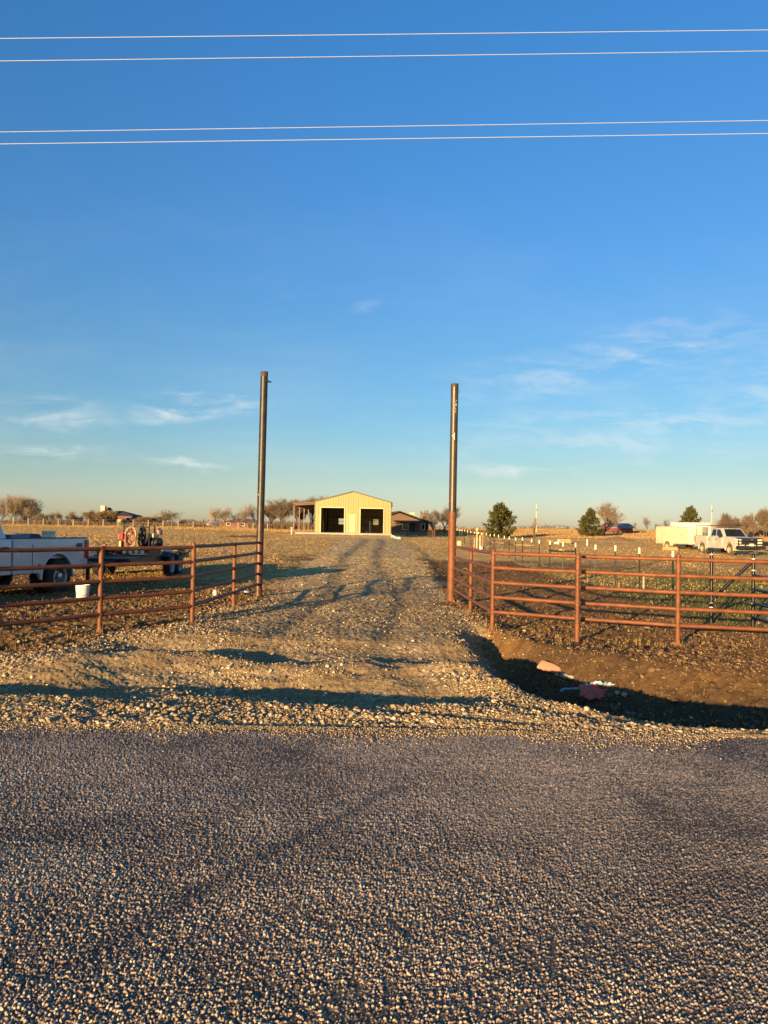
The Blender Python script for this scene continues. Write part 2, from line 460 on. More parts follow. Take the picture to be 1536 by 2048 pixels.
def jitter(a, n, k):      # breaks a soft mask up with noise, keeps the ends
    t = math_('MULTIPLY_ADD', n, k, -k * 0.5)
    m = N('ShaderNodeMath', operation='ADD'); nt.links.new(a, m.inputs[0]); nt.links.new(t, m.inputs[1])
    mm = N('ShaderNodeMath', operation='MULTIPLY_ADD'); nt.links.new(n, mm.inputs[0]); mm.inputs[1].default_value = k; mm.inputs[2].default_value = -k * 0.5
    s = N('ShaderNodeMath', operation='ADD'); nt.links.new(a, s.inputs[0]); nt.links.new(mm.outputs[0], s.inputs[1])
    r = N('ShaderNodeMapRange', interpolation_type='SMOOTHSTEP'); nt.links.new(s.outputs[0], r.inputs[0]); r.inputs[1].default_value = 0.35; r.inputs[2].default_value = 0.65
    return r.outputs[0]
nf = gnoise(9, 10, 0.7); nm = gnoise(1.3, 8, 0.65); nlow = gnoise(0.12, 6, 0.6)
dirt = ramp(nf, [(0.30, (0.085, 0.046, 0.019)), (0.52, (0.19, 0.102, 0.038)), (0.72, (0.33, 0.185, 0.072))])
dirt2 = ramp(nm, [(0.35, (0.12, 0.065, 0.027)), (0.65, (0.38, 0.20, 0.062))])
dirt = mixc(math_('MULTIPLY', nm, 0.9), dirt, dirt2)
dry = ramp(gnoise(5, 10, 0.7, (1, 0.5, 1)), [(0.32, (0.25, 0.145, 0.050)), (0.50, (0.44, 0.27, 0.095)), (0.70, (0.60, 0.39, 0.155))])
goldc = ramp(gnoise(0.8, 10, 0.7, (1, 0.35, 1)), [(0.33, (0.55, 0.29, 0.075)), (0.52, (0.74, 0.42, 0.12)), (0.70, (0.84, 0.54, 0.19))])
green = ramp(nf, [(0.35, (0.050, 0.058, 0.020)), (0.65, (0.12, 0.13, 0.040))])
vor = N('ShaderNodeTexVoronoi'); vor.inputs['Scale'].default_value = 30; nt.links.new(geo.outputs['Position'], vor.inputs['Vector'])
sv = N('ShaderNodeSeparateColor'); nt.links.new(vor.outputs['Color'], sv.inputs[0])
gr = ramp(sv.outputs[0], [(0.0, (0.17, 0.115, 0.055)), (0.5, (0.37, 0.26, 0.13)), (0.85, (0.52, 0.39, 0.215)), (1.0, (0.66, 0.54, 0.35))])
gr2 = ramp(nf, [(0.35, (0.19, 0.125, 0.062)), (0.65, (0.38, 0.265, 0.13))])
gpatch = ramp(nm, [(0.42, (0, 0, 0)), (0.60, (1, 1, 1))])
gravc = mixc(gpatch, gr2, gr)
c = mixc(jitter(A('dirt'), nm, 0.9), dry, dirt)
c = mixc(jitter(A('gold'), nlow, 0.8), c, goldc)
c = mixc(math_('MULTIPLY', jitter(A('green'), nm, 0.9), 0.65), c, green)
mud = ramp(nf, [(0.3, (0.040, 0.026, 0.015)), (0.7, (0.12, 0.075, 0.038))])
c = mixc(A('mud'), c, mud)  # ground colour turned darker in the ditch and on towards the fence
pale = ramp(gnoise(3, 8, 0.7, (1, 0.4, 1)), [(0.35, (0.56, 0.345, 0.125)), (0.65, (0.80, 0.54, 0.23))])
gravc = mixc(A('pale'), gravc, pale)
gravc = mixc(A('rut'), gravc, ramp(nf, [(0.35, (0.17, 0.115, 0.062)), (0.65, (0.36, 0.25, 0.13))]))
c = mixc(jitter(A('gravel'), nf, 0.7), c, gravc)
nt.links.new(c, P.inputs['Base Color'])
bmp = N('ShaderNodeBump'); bmp.inputs['Strength'].default_value = 0.6; bmp.inputs['Distance'].default_value = 0.03
hsum = N('ShaderNodeMath', operation='ADD'); nt.links.new(nf, hsum.inputs[0]); nt.links.new(gnoise(40, 6, 0.7), hsum.inputs[1])
nt.links.new(hsum.outputs[0], bmp.inputs['Height']); nt.links.new(bmp.outputs[0], P.inputs['Normal'])
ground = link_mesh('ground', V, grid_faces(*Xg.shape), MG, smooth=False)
rutm = np.clip(ruts(Xg, Yg), 0, 1) * 0.7
bank_dark = sst(Xg, 1.3, 1.9) * (1 - 0.55 * sst(Xg, 3.0, 4.5)) * sst(Yg, 7, 8) * (1 - sst(Yg, 10.8, 12.5)) * 0.8  # darker tone between the ditch and the right fence
ditch_dark = sst(Xg, 1.4, 2.2) * sst(Yg, 6.7, 7.2) * (1 - sst(Yg - 3.2 * np.exp(-np.clip(Xg - 1.6, 0, 20) / 1.4), 7.9, 9.6)) * 0.95  # darker tone along the ditch itself
for k_, a_ in (('rut', rutm), ('pale', sst(Yg, 12, 40) * 0.95), ('mud', np.maximum(ditch_dark, bank_dark)), ('gravel', grav), ('dirt', dirtm), ('green', grn), ('gold', gold)): attr(ground.data, k_, a_)
ground['kind'] = 'structure'
ground['label'] = 'brown dirt and dry grass field with a pale gravel drive'

# ------------------------------------------------------------------ road: chip seal with real chips
def chip_field(x, y, size, seed):
    """height and random id of the chip covering a point (jittered cells)"""
    u, v = x / size, y / size
    iu, iv = np.floor(u), np.floor(v)
    best = np.full(u.shape, 9.0); idv = np.zeros(u.shape)
    for a in (-1, 0, 1):
        for b in (-1, 0, 1):
            cu, cv = iu + a, iv + b
            px = cu + 0.15 + 0.7 * hash2(cu, cv, seed); py = cv + 0.15 + 0.7 * hash2(cu, cv, seed + 1)
            an = hash2(cu, cv, seed + 2) * math.pi; ca, sa = np.cos(an), np.sin(an)
            ddx, ddy = u - px, v - py
            e = ((ddx * ca + ddy * sa) * (0.75 + 0.3 * hash2(cu, cv, seed + 3))) ** 2 + ((-ddx * sa + ddy * ca) * (1.1 + 0.5 * hash2(cu, cv, seed + 4))) ** 2
            m = e < best
            best = np.where(m, e, best); idv = np.where(m, hash2(cu, cv, seed + 5), idv)
    return np.sqrt(best), idv
ry = [-30, -15, -6, -2, 0.5, 1.6]
y = 2.0
while y < 6.5: ry.append(y); y += max(0.0040, 0.0006 * y * y)
ry += [6.55]
ry = np.array(ry)
rb = np.linspace(-0.54, 0.54, 1300)
ex = 0.54 + np.cumsum(0.004 * 1.17 ** np.arange(48))
rb = np.concatenate([-ex[::-1], rb, ex])
Yr, Br = np.meshgrid(ry, rb, indexing='ij')
Xr = Br * np.maximum(Yr, 2.0)
d1, id1 = chip_field(Xr, Yr, 0.0135, 5)
d2, id2 = chip_field(Xr + 3.1, Yr - 2.2, 0.0085, 15)
use2 = (d2 * 1.25 < d1) | (id1 < 0.25)
d1 = np.where(use2, d2 * 1.05, d1); id1 = np.where(use2, id2, id1)
cover = fbm(Xr * 1.1, Yr * 0.9, 4, 81) + 0.5 * fbm(Xr * 5, Yr * 5, 3, 83)
present = (id1 + cover * 1.3) > 0.34
wear = sst(cover, -0.45, 0.1)
dome = np.clip(1 - (d1 / 0.62) ** 2, 0, 1)
hh = 0.0078 * (1 - 0.45 * sst(Yr, 3.2, 5.2)) * np.where(use2, 0.6, 1.0) * dome * present * (0.45 + 0.9 * ((id1 * 7.31) % 1)) * (0.6 + 0.4 * wear)
Zr = 0.002 + hh + 0.010 * fbm(Xr * 0.8, Yr * 0.8, 3, 85) + 0.0022 * fbm(Xr * 60, Yr * 60, 2, 87)
# crack / tar seam that runs from lower left up towards the right
seam = np.abs((Xr + 0.42) - (Yr - 3.95) * 0.62 + 0.10 * fbm(Yr * 2, Xr * 2, 3, 88))
seamm = np.exp(-(seam / 0.05) ** 2) * sst(Yr, 2.2, 3.0) * (1 - sst(Yr, 4.6, 5.1))
Zr -= 0.002 * seamm
# the surface ends in a ragged edge below the gravel
endy = 6.10 + 0.34 * fbm(Xr * 1.1, Xr * 0 + 3, 3, 89) + 0.12 * fbm(Xr * 9, Xr * 0, 2, 90)
Zr -= sst(Yr, endy, endy + 0.20) * 0.09
Vr = np.stack([Xr, Yr, Zr], -1).reshape(-1, 3)
MR = bpy.data.materials.new('road'); MR.use_nodes = True
nt = MR.node_tree; P = nt.nodes['Principled BSDF']; P.inputs['Roughness'].default_value = 0.82; P.inputs['Specular IOR Level'].default_value = 0.25
geo = N('ShaderNodeNewGeometry')
cid = A('chip'); dm = A('dome'); sm_ = A('seam')
chipc = ramp(cid, [(0.0, (0.11, 0.08, 0.06)), (0.30, (0.30, 0.215, 0.145)), (0.60, (0.46, 0.34, 0.22)), (0.78, (0.56, 0.36, 0.19)), (0.88, (0.68, 0.53, 0.34)), (1.0, (0.80, 0.68, 0.50))])
tar = ramp(gnoise(14, 8, 0.7), [(0.35, (0.05, 0.041, 0.034)), (0.65, (0.14, 0.11, 0.08))])
dr = N('ShaderNodeMapRange', interpolation_type='SMOOTHSTEP'); nt.links.new(dm, dr.inputs[0]); dr.inputs[1].default_value = 0.08; dr.inputs[2].default_value = 0.55
c = mixc(dr.outputs[0], tar, chipc)
far_c = ramp(gnoise(70, 4, 0.8), [(0.35, (0.10, 0.09, 0.09)), (0.65, (0.25, 0.215, 0.20))])
dust = ramp(gnoise(0.55, 7, 0.62, (0.45, 1, 1)), [(0.36, (0.76, 0.74, 0.74)), (0.52, (1.22, 1.16, 1.08)), (0.66, (1.6, 1.48, 1.34))])
mm_ = N('ShaderNodeMix', data_type='RGBA', blend_type='MULTIPLY'); mm_.inputs[0].default_value = 1
nt.links.new(c, mm_.inputs[6]); nt.links.new(dust, mm_.inputs[7])
tar2 = ramp(gnoise(30, 4, 0.7), [(0.3, (0.035, 0.035, 0.038)), (0.7, (0.07, 0.066, 0.064))])
c = mixc(math_('MULTIPLY', sm_, 0.5), mm_.outputs[2], tar2)
nt.links.new(c, P.inputs['Base Color'])
bmp = N('ShaderNodeBump'); bmp.inputs['Strength'].default_value = 0.5; bmp.inputs['Distance'].default_value = 0.004
nt.links.new(gnoise(160, 4, 0.7), bmp.inputs['Height']); nt.links.new(bmp.outputs[0], P.inputs['Normal'])
road = link_mesh('road', Vr, grid_faces(*Xr.shape), MR)
attr(road.data, 'chip', id1 * 7.31 % 1); attr(road.data, 'dome', dome * present); attr(road.data, 'seam', seamm)
road['kind'] = 'structure'
road['label'] = 'grey chip seal road surface in the foreground'

# ------------------------------------------------------------------ loose stone, clods, grass
bm = bmesh.new(); bmesh.ops.create_icosphere(bm, subdivisions=1, radius=1)
ICO_V = np.array([v.co[:] for v in bm.verts]); ICO_F = np.array([[v.index for v in f.verts] for f in bm.faces]); bm.free()
def scatter_stones(name, x, y, size, material, sink=0.35, flat=0.62, zoff=0.0, zs=None):
    n = len(x)
    var = []
    for k in range(14):
        r = np.random.default_rng(100 + k)
        v = ICO_V * (1 + r.uniform(-0.28, 0.28, (12, 1)))
        v = v * np.array([1, r.uniform(0.65, 1), r.uniform(flat - 0.15, flat + 0.15)])
        var.append(v)
    var = np.array(var)[rng.integers(0, 14, n)]
    a = rng.uniform(0, 2 * np.pi, n); t = rng.normal(0, 0.35, n)
    ca, sa, ct, st = np.cos(a), np.sin(a), np.cos(t), np.sin(t)
    X, Y, Z = var[..., 0], var[..., 1], var[..., 2]
    X, Z = X * ct[:, None] - Z * st[:, None], X * st[:, None] + Z * ct[:, None]
    X, Y = X * ca[:, None] - Y * sa[:, None], X * sa[:, None] + Y * ca[:, None]
    h = (height(x, y) if zs is None else zs) + zoff
    s = size[:, None] * 0.5
    v = np.stack([X * s + x[:, None], Y * s + y[:, None], Z * s + (h + size * flat * 0.5 * (1 - 2 * sink))[:, None]], -1)
    f = ICO_F[None] + (np.arange(n) * 12)[:, None, None]
    return link_mesh(name, v.reshape(-1, 3), f.reshape(-1, 3), material)
def candidates(n, y0, y1, b=0.6, p=1.6):
    u = rng.uniform(0, 1, n); k = 1 - p
    yy = (y0 ** k + u * (y1 ** k - y0 ** k)) ** (1 / k)
    return rng.uniform(-b, b, n) * yy, yy
STONE = island_mat('limestone gravel', [(0, (0.13, 0.085, 0.045)), (0.35, (0.27, 0.185, 0.10)), (0.7, (0.40, 0.29, 0.165)), (0.93, (0.54, 0.43, 0.27)), (1, (0.70, 0.60, 0.44))])
CLOD = island_mat('dirt clod', [(0, (0.055, 0.033, 0.017)), (0.6, (0.13, 0.078, 0.040)), (0.92, (0.20, 0.125, 0.06)), (1, (0.23, 0.145, 0.08))])
x, y = candidates(520000, 6.02, 34, 0.58, 1.9)
d = drive_d(x, y)
patch = fbm(x * 0.9, y * 0.6, 4, 91) * 2.4 + 0.6 * fbm(x * 3, y * 3, 3, 92)
berm = np.exp(-((y - 6.75) / 0.45) ** 2)
left_band = np.exp(-((d - 0.15) / 0.6) ** 2) * (x < 0)
right_band = np.exp(-((d - 0.05) / 0.45) ** 2) * (x > 0)
prob = sst(d, -0.5, 0.2) * (1 - 0.65 * ruts(x, y)) * np.clip(0.20 + patch * 0.95 + berm * 0.0 + left_band * 0.60 + right_band * 0.35, 0.04, 1)
prob *= np.interp(y, [6, 14, 22, 30], [1, 1, 0.7, 0.4])
rr_ = np.interp(y, [6.0, 6.25, 6.4, 6.55, 6.8, 7.1, 7.6, 8, 9, 10], [9, 4.0, 2.7, 2.25, 1.9, 1.7, 1.5, 1.4, 1.25, 1.15])
prob *= 1 - 0.88 * sst(x, rr_ - 0.1, rr_ + 0.1) * (1 - sst(x, rr_ + 0.45, rr_ + 0.7)) * (1 - sst(y, 8.4, 9.2))
prob += (1 - sst(d, -1.3, -0.2)) * 0.010 + np.exp(-((d + 0.5) / 0.6) ** 2) * 0.10
keep = rng.uniform(0, 1, len(x)) < prob
x, y, d = x[keep], y[keep], d[keep]
size = np.clip(rng.lognormal(math.log(0.0128), 0.52, len(x)), 0.006, 0.06) * np.interp(y, [6, 12, 30], [1, 1.15, 1.5])
scatter_stones('gravel', x, y, size, STONE, tags if False else 0.3)['kind'] = 'stuff'
bpy.data.objects['gravel']['label'] = 'loose pale limestone gravel spread over the drive'
# grit spilled on the edge of the road
x = rng.uniform(-4.2, 4.2, 9000); y = 6.20 - np.abs(rng.normal(0, 1, 9000)) * (0.03 + 0.30 * np.clip(vnoise(x * 1.3, x * 0, 64) * 0.6 + vnoise(x * 5, x * 0, 65) * 0.5 - 0.2, 0, 1))
size = rng.uniform(0.006, 0.017, 9000)
g = scatter_stones('road_grit', x, y, size, STONE, 0.2, zs=np.full(9000, 0.006)); g['kind'] = 'stuff'; g['label'] = 'stray gravel bits spilled on the road edge'
# clods in the bare soil
x, y = candidates(150000, 6.5, 34, 0.6, 1.6)
d = drive_d(x, y)
pr = (1 - sst(d, -0.5, 0.1)) * np.clip(0.35 + fbm(x * 0.8, y * 0.8, 3, 95) * 1.8, 0.02, 1) * (1 - sst(y, 16, 34) * 0.85)
pr *= np.where(x > 6.3, 1 - sst(y, 12, 15), 1)
k_ = rng.uniform(0, 1, len(x)) < pr
x, y = x[k_], y[k_]
size = np.clip(rng.lognormal(math.log(0.032), 0.5, len(x)), 0.012, 0.13)
g = scatter_stones('dirt_clods', x, y, size, CLOD, 0.4, 0.5); g['kind'] = 'stuff'; g['label'] = 'broken clods of brown soil beside the drive'

def blades(name, x, y, hgt, wid, nb, material, lean=0.5, z=None):
    """tufts: nb thin curved blades from each point"""
    x = np.repeat(x, nb); y = np.repeat(y, nb); h = np.repeat(hgt, nb) * rng.uniform(0.5, 1.1, len(x)); w = np.repeat(wid, nb)
    bx = x + rng.normal(0, 1, len(x)) * h * 0.18; by = y + rng.normal(0, 1, len(x)) * h * 0.18
    bz = height(bx, by) - 0.01 if z is None else z
    a = rng.uniform(0, 2 * np.pi, len(x)); l = rng.uniform(0.1, 1, len(x)) * lean * h
    ox, oy = np.cos(a), np.sin(a)
    wx, wy = -oy * w * 0.5, ox * w * 0.5
    p0 = np.stack([bx - wx, by - wy, bz], -1); p1 = np.stack([bx + wx, by + wy, bz], -1)
    mx_, my_ = bx + ox * l * 0.35, by + oy * l * 0.35
    p2 = np.stack([mx_ + wx * .7, my_ + wy * .7, bz + h * 0.6], -1); p3 = np.stack([mx_ - wx * .7, my_ - wy * .7, bz + h * 0.6], -1)
    p4 = np.stack([bx + ox * l, by + oy * l, bz + h * (1 - 0.25 * lean)], -1)
    v = np.stack([p0, p1, p2, p3, p4], 1).reshape(-1, 3)
    i = (np.arange(len(x)) * 5)[:, None]
    f = np.concatenate([i + np.array([[0, 1, 2]]), i + np.array([[0, 2, 3]]), i + np.array([[3, 2, 4]])], 0)
    return link_mesh(name, v, f, material)
DRY = island_mat('dry grass', [(0, (0.28, 0.165, 0.055)), (0.5, (0.46, 0.285, 0.10)), (0.9, (0.60, 0.40, 0.16)), (1, (0.22, 0.19, 0.06))])
GOLD = island_mat('tall dry grass', [(0, (0.30, 0.18, 0.075)), (0.5, (0.38, 0.24, 0.10)), (1, (0.46, 0.31, 0.14))])
GRN = island_mat('green grass', [(0, (0.045, 0.06, 0.018)), (0.6, (0.10, 0.12, 0.035)), (1, (0.20, 0.17, 0.07))])
x, y = candidates(150000, 13, 125, 0.62, 1.15)
d = drive_d(x, y)
n_ = fbm(x * 0.25, y * 0.12, 4, 71)
mud = (x > 0.5) & (x - 0.02 * y < 6.0) & (y < 60)
pr = (1 - sst(d, -1.2, -0.2)) * np.clip(0.5 - n_ * 2.2, 0.03, 1) * np.where(mud, 0.06, 1) * np.interp(y, [12, 20, 30], [0.05, 0.22, 0.9])
k_ = rng.uniform(0, 1, len(x)) < pr
x, y = x[k_], y[k_]
g = blades('dry_grass', x, y, np.clip(rng.lognormal(math.log(0.05), 0.4, len(x)), 0.02, 0.18), 0.005 + 0.0005 * y, 4, DRY, 0.8)
g['kind'] = 'stuff'; g['label'] = 'short dry winter grass across the field'
x = rng.uniform(6.2, 15, 14000); y = rng.uniform(11.5, 34, 14000)
k_ = (np.abs(x / y) < 0.62) & (fbm(x * 0.25, y * 0.12, 4, 71) * 2 + rng.uniform(-0.5, 0.5, len(x)) > -0.1)
x, y = x[k_], y[k_]
g = blades('green_grass', x, y, rng.uniform(0.03, 0.09, len(x)), 0.004 + 0.0005 * y, 4, GRN, 0.7)
g['kind'] = 'stuff'; g['label'] = 'patchy green grass behind the right hand fence'
# tall golden grass at the back of both fields
x, y = candidates(90000, 112, 200, 0.75, 1.0001)
tall = 0.18 + 0.28 * sst(fbm(x * 0.05, y * 0.2, 3, 99), -0.1, 0.2)
inbarn = (x > -14) & (x < 3) & (y < 116)
x, y, tall = x[~inbarn], y[~inbarn], tall[~inbarn]
g = blades('tall_grass', x, y, tall, 0.018 + 0.00015 * y, 4, GOLD, 0.6)
g['kind'] = 'stuff'; g['label'] = 'tall golden grass along the back of the fields'
# ------------------------------------------------------------------ materials for the objects
RUST = mat('rust primer paint', (0.215, 0.066, 0.019), 0.6, var=0.45, vscale=6, bump=0.15, bscale=60)
STEEL_DARK = mat('bare weathered pipe', (0.085, 0.062, 0.038), 0.42, metal=0.3, color2=(0.045, 0.036, 0.026), vscale=3.5, bump=0.12)
BLACK_PIPE = mat('black pipe paint', (0.012, 0.011, 0.014), 0.3)
WHITE_PAINT = mat('white vehicle paint', (0.58, 0.58, 0.58), 0.28, var=0.10, vscale=1.3, coat=0.5)
DUSTY_WHITE = mat('dusty white paint', (0.56, 0.52, 0.45), 0.5, color2=(0.40, 0.35, 0.27), vscale=1.6)
GLASS = mat('dark window glass', (0.012, 0.016, 0.02), 0.06, spec=0.8)
RUBBER = mat('black rubber', (0.018, 0.017, 0.016), 0.8, var=0.3, vscale=10)
DUSTY_RUBBER = mat('dusty rubber', (0.16, 0.12, 0.075), 0.9, color2=(0.05, 0.04, 0.03), vscale=6)
CHROME = mat('dull steel wheel', (0.42, 0.42, 0.43), 0.32, metal=0.8)
BLACK = mat('black metal', (0.015, 0.015, 0.016), 0.45)
DARKGREY = mat('dark grey plastic', (0.05, 0.05, 0.052), 0.6)
RED_LENS = mat('red lamp lens', (0.45, 0.008, 0.012), 0.15)
CLEAR_LENS = mat('clear lamp lens', (0.65, 0.62, 0.52), 0.15)
WOOD = mat('weathered lumber', (0.46, 0.31, 0.15), 0.8, color2=(0.30, 0.19, 0.09), vscale=9)
GREYWOOD = mat('grey cedar post', (0.40, 0.29, 0.17), 0.85, color2=(0.20, 0.14, 0.08), vscale=12, bump=0.4)
WHITE = mat('white plastic', (0.72, 0.70, 0.62), 0.45)
CONCRETE = mat('concrete', (0.40, 0.35, 0.28), 0.85, color2=(0.30, 0.26, 0.20), vscale=2.5, bump=0.2)
BARK = mat('bark', (0.13, 0.095, 0.065), 0.95, color2=(0.07, 0.05, 0.035), vscale=5, bump=0.5)
TWIG = island_mat('bare twigs', [(0, (0.12, 0.085, 0.055)), (0.6, (0.21, 0.155, 0.10)), (1, (0.30, 0.23, 0.16))])
TWIG_PALE = island_mat('pale bare twigs', [(0, (0.20, 0.15, 0.10)), (0.6, (0.33, 0.26, 0.18)), (1, (0.42, 0.34, 0.25))])
CEDAR = island_mat('cedar foliage', [(0, (0.022, 0.026, 0.008)), (0.5, (0.060, 0.062, 0.018)), (0.85, (0.105, 0.10, 0.030)), (1, (0.13, 0.11, 0.04))])

def hit(px, py):
    """where the ray through a pixel meets the ground"""
    d = (at(px, py, 1) - Vector((0, 0, CAMH)))
    ys = np.concatenate([np.arange(2, 60, 0.02), np.arange(60, 300, 0.2)])
    g = height(d.x * ys, ys, False); z = CAMH + d.z * ys
    i = int(np.argmax(z < g)); return Vector((d.x * ys[i], ys[i], float(g[i])))

# ------------------------------------------------------------------ the pipe fences and gate posts
RAILS = [0.28 + 0.24 * k for k in range(5)]
def pipe_post(x, y, top, parent, m=RUST, r=0.036, name='post'):
    b = MB().tube([(x, y, gz(x, y) - 0.15), (x, y, top - 0.015)], r, 16)
    b.lathe([(r * 1.02, top - 0.015), (r * 0.95, top), (r * 0.7, top + 0.018), (r * 0.25, top + 0.028)], (x, y, 0), 16)
    return b.build(name, m, parent, True)
def pipe_rails(p, q, parent, zs, zq=None, m=RUST, r=0.030):
    p, q = Vector((*p, 0)), Vector((*q, 0)); n = (q - p).normalized()
    for k, z in enumerate(zs):
        z2 = z if zq is None else zq[k]
        pts = []
        for t in np.linspace(0, 1, 9):      # a little sag and waviness, like welded pipe
            v = p.lerp(q, t); v.z = z * (1 - t) + z2 * t - 0.006 * math.sin(math.pi * t) + 0.002 * math.sin(9 * t + k); pts.append(v)
        MB().tube(pts, r, 14).build('rail', m, parent, True)
GL, GR = (-2.86, 17.8), (1.535, 17.3)
rf = thing('pipe_fence', 'rust red five rail pipe fence right of the gravel drive', 'fence')
pR = [(1.735, 15.2), (1.80, 12.6), (2.92, 11.55), (4.29, 11.2), (5.9, 10.9), (7.6, 10.6)]
for i, (x, y) in enumerate(pR): pipe_post(x, y, 1.29 if i in (1, 3, 5) else 1.25, rf)
pipe_rails((GR[0] + 0.05, GR[1] - 0.06), pR[1], rf, RAILS, [z + 0.0 for z in RAILS])
pipe_rails(pR[1], pR[3], rf, RAILS, [z - 0.005 for z in RAILS])
pipe_rails(pR[3], pR[5], rf, [z - 0.005 for z in RAILS], [z - 0.02 for z in RAILS])
lf = thing('pipe_fence', 'rust red five rail pipe fence left of the gravel drive', 'fence')
pL = [(-2.97, 15.4), (-3.10, 12.6), (-4.13, 11.3), (-5.0, 9.9), (-5.95, 8.35)]
for i, (x, y) in enumerate(pL): pipe_post(x, y, 1.31 if i in (1, 3) else 1.24, lf)
pipe_rails((GL[0] - 0.02, GL[1] - 0.08), pL[1], lf, [z + 0.0 for z in RAILS], [z + 0.02 for z in RAILS])
pipe_rails(pL[1], pL[2], lf, [z + 0.01 for z in RAILS], RAILS)
pipe_rails(pL[2], pL[3], lf, RAILS, RAILS)
pipe_rails(pL[3], pL[4], lf, RAILS, RAILS)

# left gate post: rusty below, dark above
def zmix(name, low, high, z0, z1, nscale=3.0, amp=0.9):
    m = bpy.data.materials.new(name); m.use_nodes = True; t = m.node_tree
    p = t.nodes['Principled BSDF']; p.inputs['Roughness'].default_value = 0.45; p.inputs['Metallic'].default_value = 0.25
    g = t.nodes.new('ShaderNodeNewGeometry'); s = t.nodes.new('ShaderNodeSeparateXYZ'); t.links.new(g.outputs['Position'], s.inputs[0])
    n = t.nodes.new('ShaderNodeTexNoise'); n.inputs['Scale'].default_value = nscale; n.inputs['Detail'].default_value = 8; t.links.new(g.outputs['Position'], n.inputs['Vector'])
    a = t.nodes.new('ShaderNodeMath'); a.operation = 'MULTIPLY_ADD'; t.links.new(n.outputs[0], a.inputs[0]); a.inputs[1].default_value = amp; t.links.new(s.outputs[2], a.inputs[2])
    r = t.nodes.new('ShaderNodeMapRange'); t.links.new(a.outputs[0], r.inputs[0]); r.inputs[1].default_value = z0 + amp / 2; r.inputs[2].default_value = z1 + amp / 2
    n2 = t.nodes.new('ShaderNodeTexNoise'); n2.inputs['Scale'].default_value = 9; n2.inputs['Detail'].default_value = 8; t.links.new(g.outputs['Position'], n2.inputs['Vector'])
    cols = []
    for a_, b_ in (low, high):
        rr = t.nodes.new('ShaderNodeValToRGB'); rr.color_ramp.elements[0].position = .35; rr.color_ramp.elements[1].position = .65
        rr.color_ramp.elements[0].color = (*a_, 1); rr.color_ramp.elements[1].color = (*b_, 1); t.links.new(n2.outputs[0], rr.inputs[0]); cols.append(rr.outputs[0])
    x = t.nodes.new('ShaderNodeMix'); x.data_type = 'RGBA'; t.links.new(r.outputs[0], x.inputs[0]); t.links.new(cols[0], x.inputs[6]); t.links.new(cols[1], x.inputs[7])
    t.links.new(x.outputs[2], p.inputs['Base Color']); return m
def lean(o, dx):      # lean of a post, as the photo shows it
    o.rotation_euler = (0, math.atan(dx), 0)
DARKPOST = zmix('left post steel', ((0.055, 0.028, 0.019), (0.13, 0.050, 0.027)), ((0.020, 0.018, 0.016), (0.048, 0.038, 0.027)), 0.7, 1.9)
lp = thing('gate_post', 'tall dark steel gate post with a rusty foot left of the drive', 'gate post', (GL[0], GL[1], gz(*GL)))
H = 5.2 - gz(*GL)
b = MB().tube([(0, 0, -0.3), (0, 0, H)], 0.085, 28, False)
b.lathe([(0.085, H), (0.076, H), (0.076, H - 0.5)], (0, 0, 0), 28, cap=False)
b.build('pipe', DARKPOST, lp, True)
RUSTY_END = mat('rusty pipe end', (0.10, 0.042, 0.022), 0.7, color2=(0.05, 0.026, 0.017), vscale=20)
MB().lathe([(0.0862, H - 0.11), (0.0866, H - 0.005), (0.082, H + 0.002)], (0, 0, 0), 28, cap=False).build('rusty_rim', RUSTY_END, lp, True)
b = MB().lathe([(0.0, 0.0), (0.026, 0.0), (0.026, 0.03), (0.0, 0.03)], (0, 0, 0), 14, cap=False)
hp = b.build('hinge_bolt', BLACK, lp, True); hp.location = (0.075, -0.03, H - 0.22); hp.rotation_euler = (0, R(90), R(-20))
MB().tube([(0.07, -0.02, H - 0.24), (0.12, -0.03, H - 0.23), (0.16, -0.03, H - 0.245), (0.185, -0.03, H - 0.22)], [0.014, 0.022, 0.016, 0.004], 8).build('wire_tie', BLACK, lp, True)
MB().lathe([(0.0, 0.001), (0.011, 0.001), (0.011, 0.004)], (0, 0, 0), 10).build('weld_spot', WHITE, lp).location = (-0.045, -0.075, 2.33)
for o in lp.children:
    if o.name.startswith('weld'): o.rotation_euler = (R(90), 0, R(-30))
lean(lp, 0.005)
rp = thing('gate_post', 'tall steel gate post with a painted rust red lower half right of the drive', 'gate post', (GR[0], GR[1], gz(*GR)))
zP = 2.0 - gz(*GR); H = 4.9 - gz(*GR)
MB().tube([(0, 0, -0.3), (0, 0, zP)], 0.0865, 28).build('painted_base', RUST, rp, True)
b = MB().tube([(0, 0, zP - 0.02), (0, 0, H)], 0.085, 28, False)
b.lathe([(0.085, H), (0.076, H), (0.076, H - 0.5)], (0, 0, 0), 28, cap=False)
b.build('bare_pipe', STEEL_DARK, rp, True)
MB().lathe([(0.0862, H - 0.07), (0.0866, H - 0.005), (0.082, H + 0.002)], (0, 0, 0), 28, cap=False).build('rusty_rim', RUSTY_END, rp, True)
CHALK = mat('chalk mark', (0.62, 0.56, 0.42), 0.9)
def chalk(pts, w=0.008, mt=CHALK):
    """strokes drawn on the curved face: (angle in degrees from the camera side, height)"""
    b = MB()
    for (a0, z0), (a1, z1) in zip(pts[:-1], pts[1:]):
        q = []
        for t in np.linspace(0, 1, 5):
            a = R(a0 + (a1 - a0) * t - 90); q.append(Vector((0.0855 * math.cos(a), 0.0855 * math.sin(a), z0 + (z1 - z0) * t)))
        b.tube(q, w / 2, 5)
    return b
b = chalk([(-8, H - 0.08), (-8, H - 0.28)], 0.012)
b.build('chalk_line', CHALK, rp)
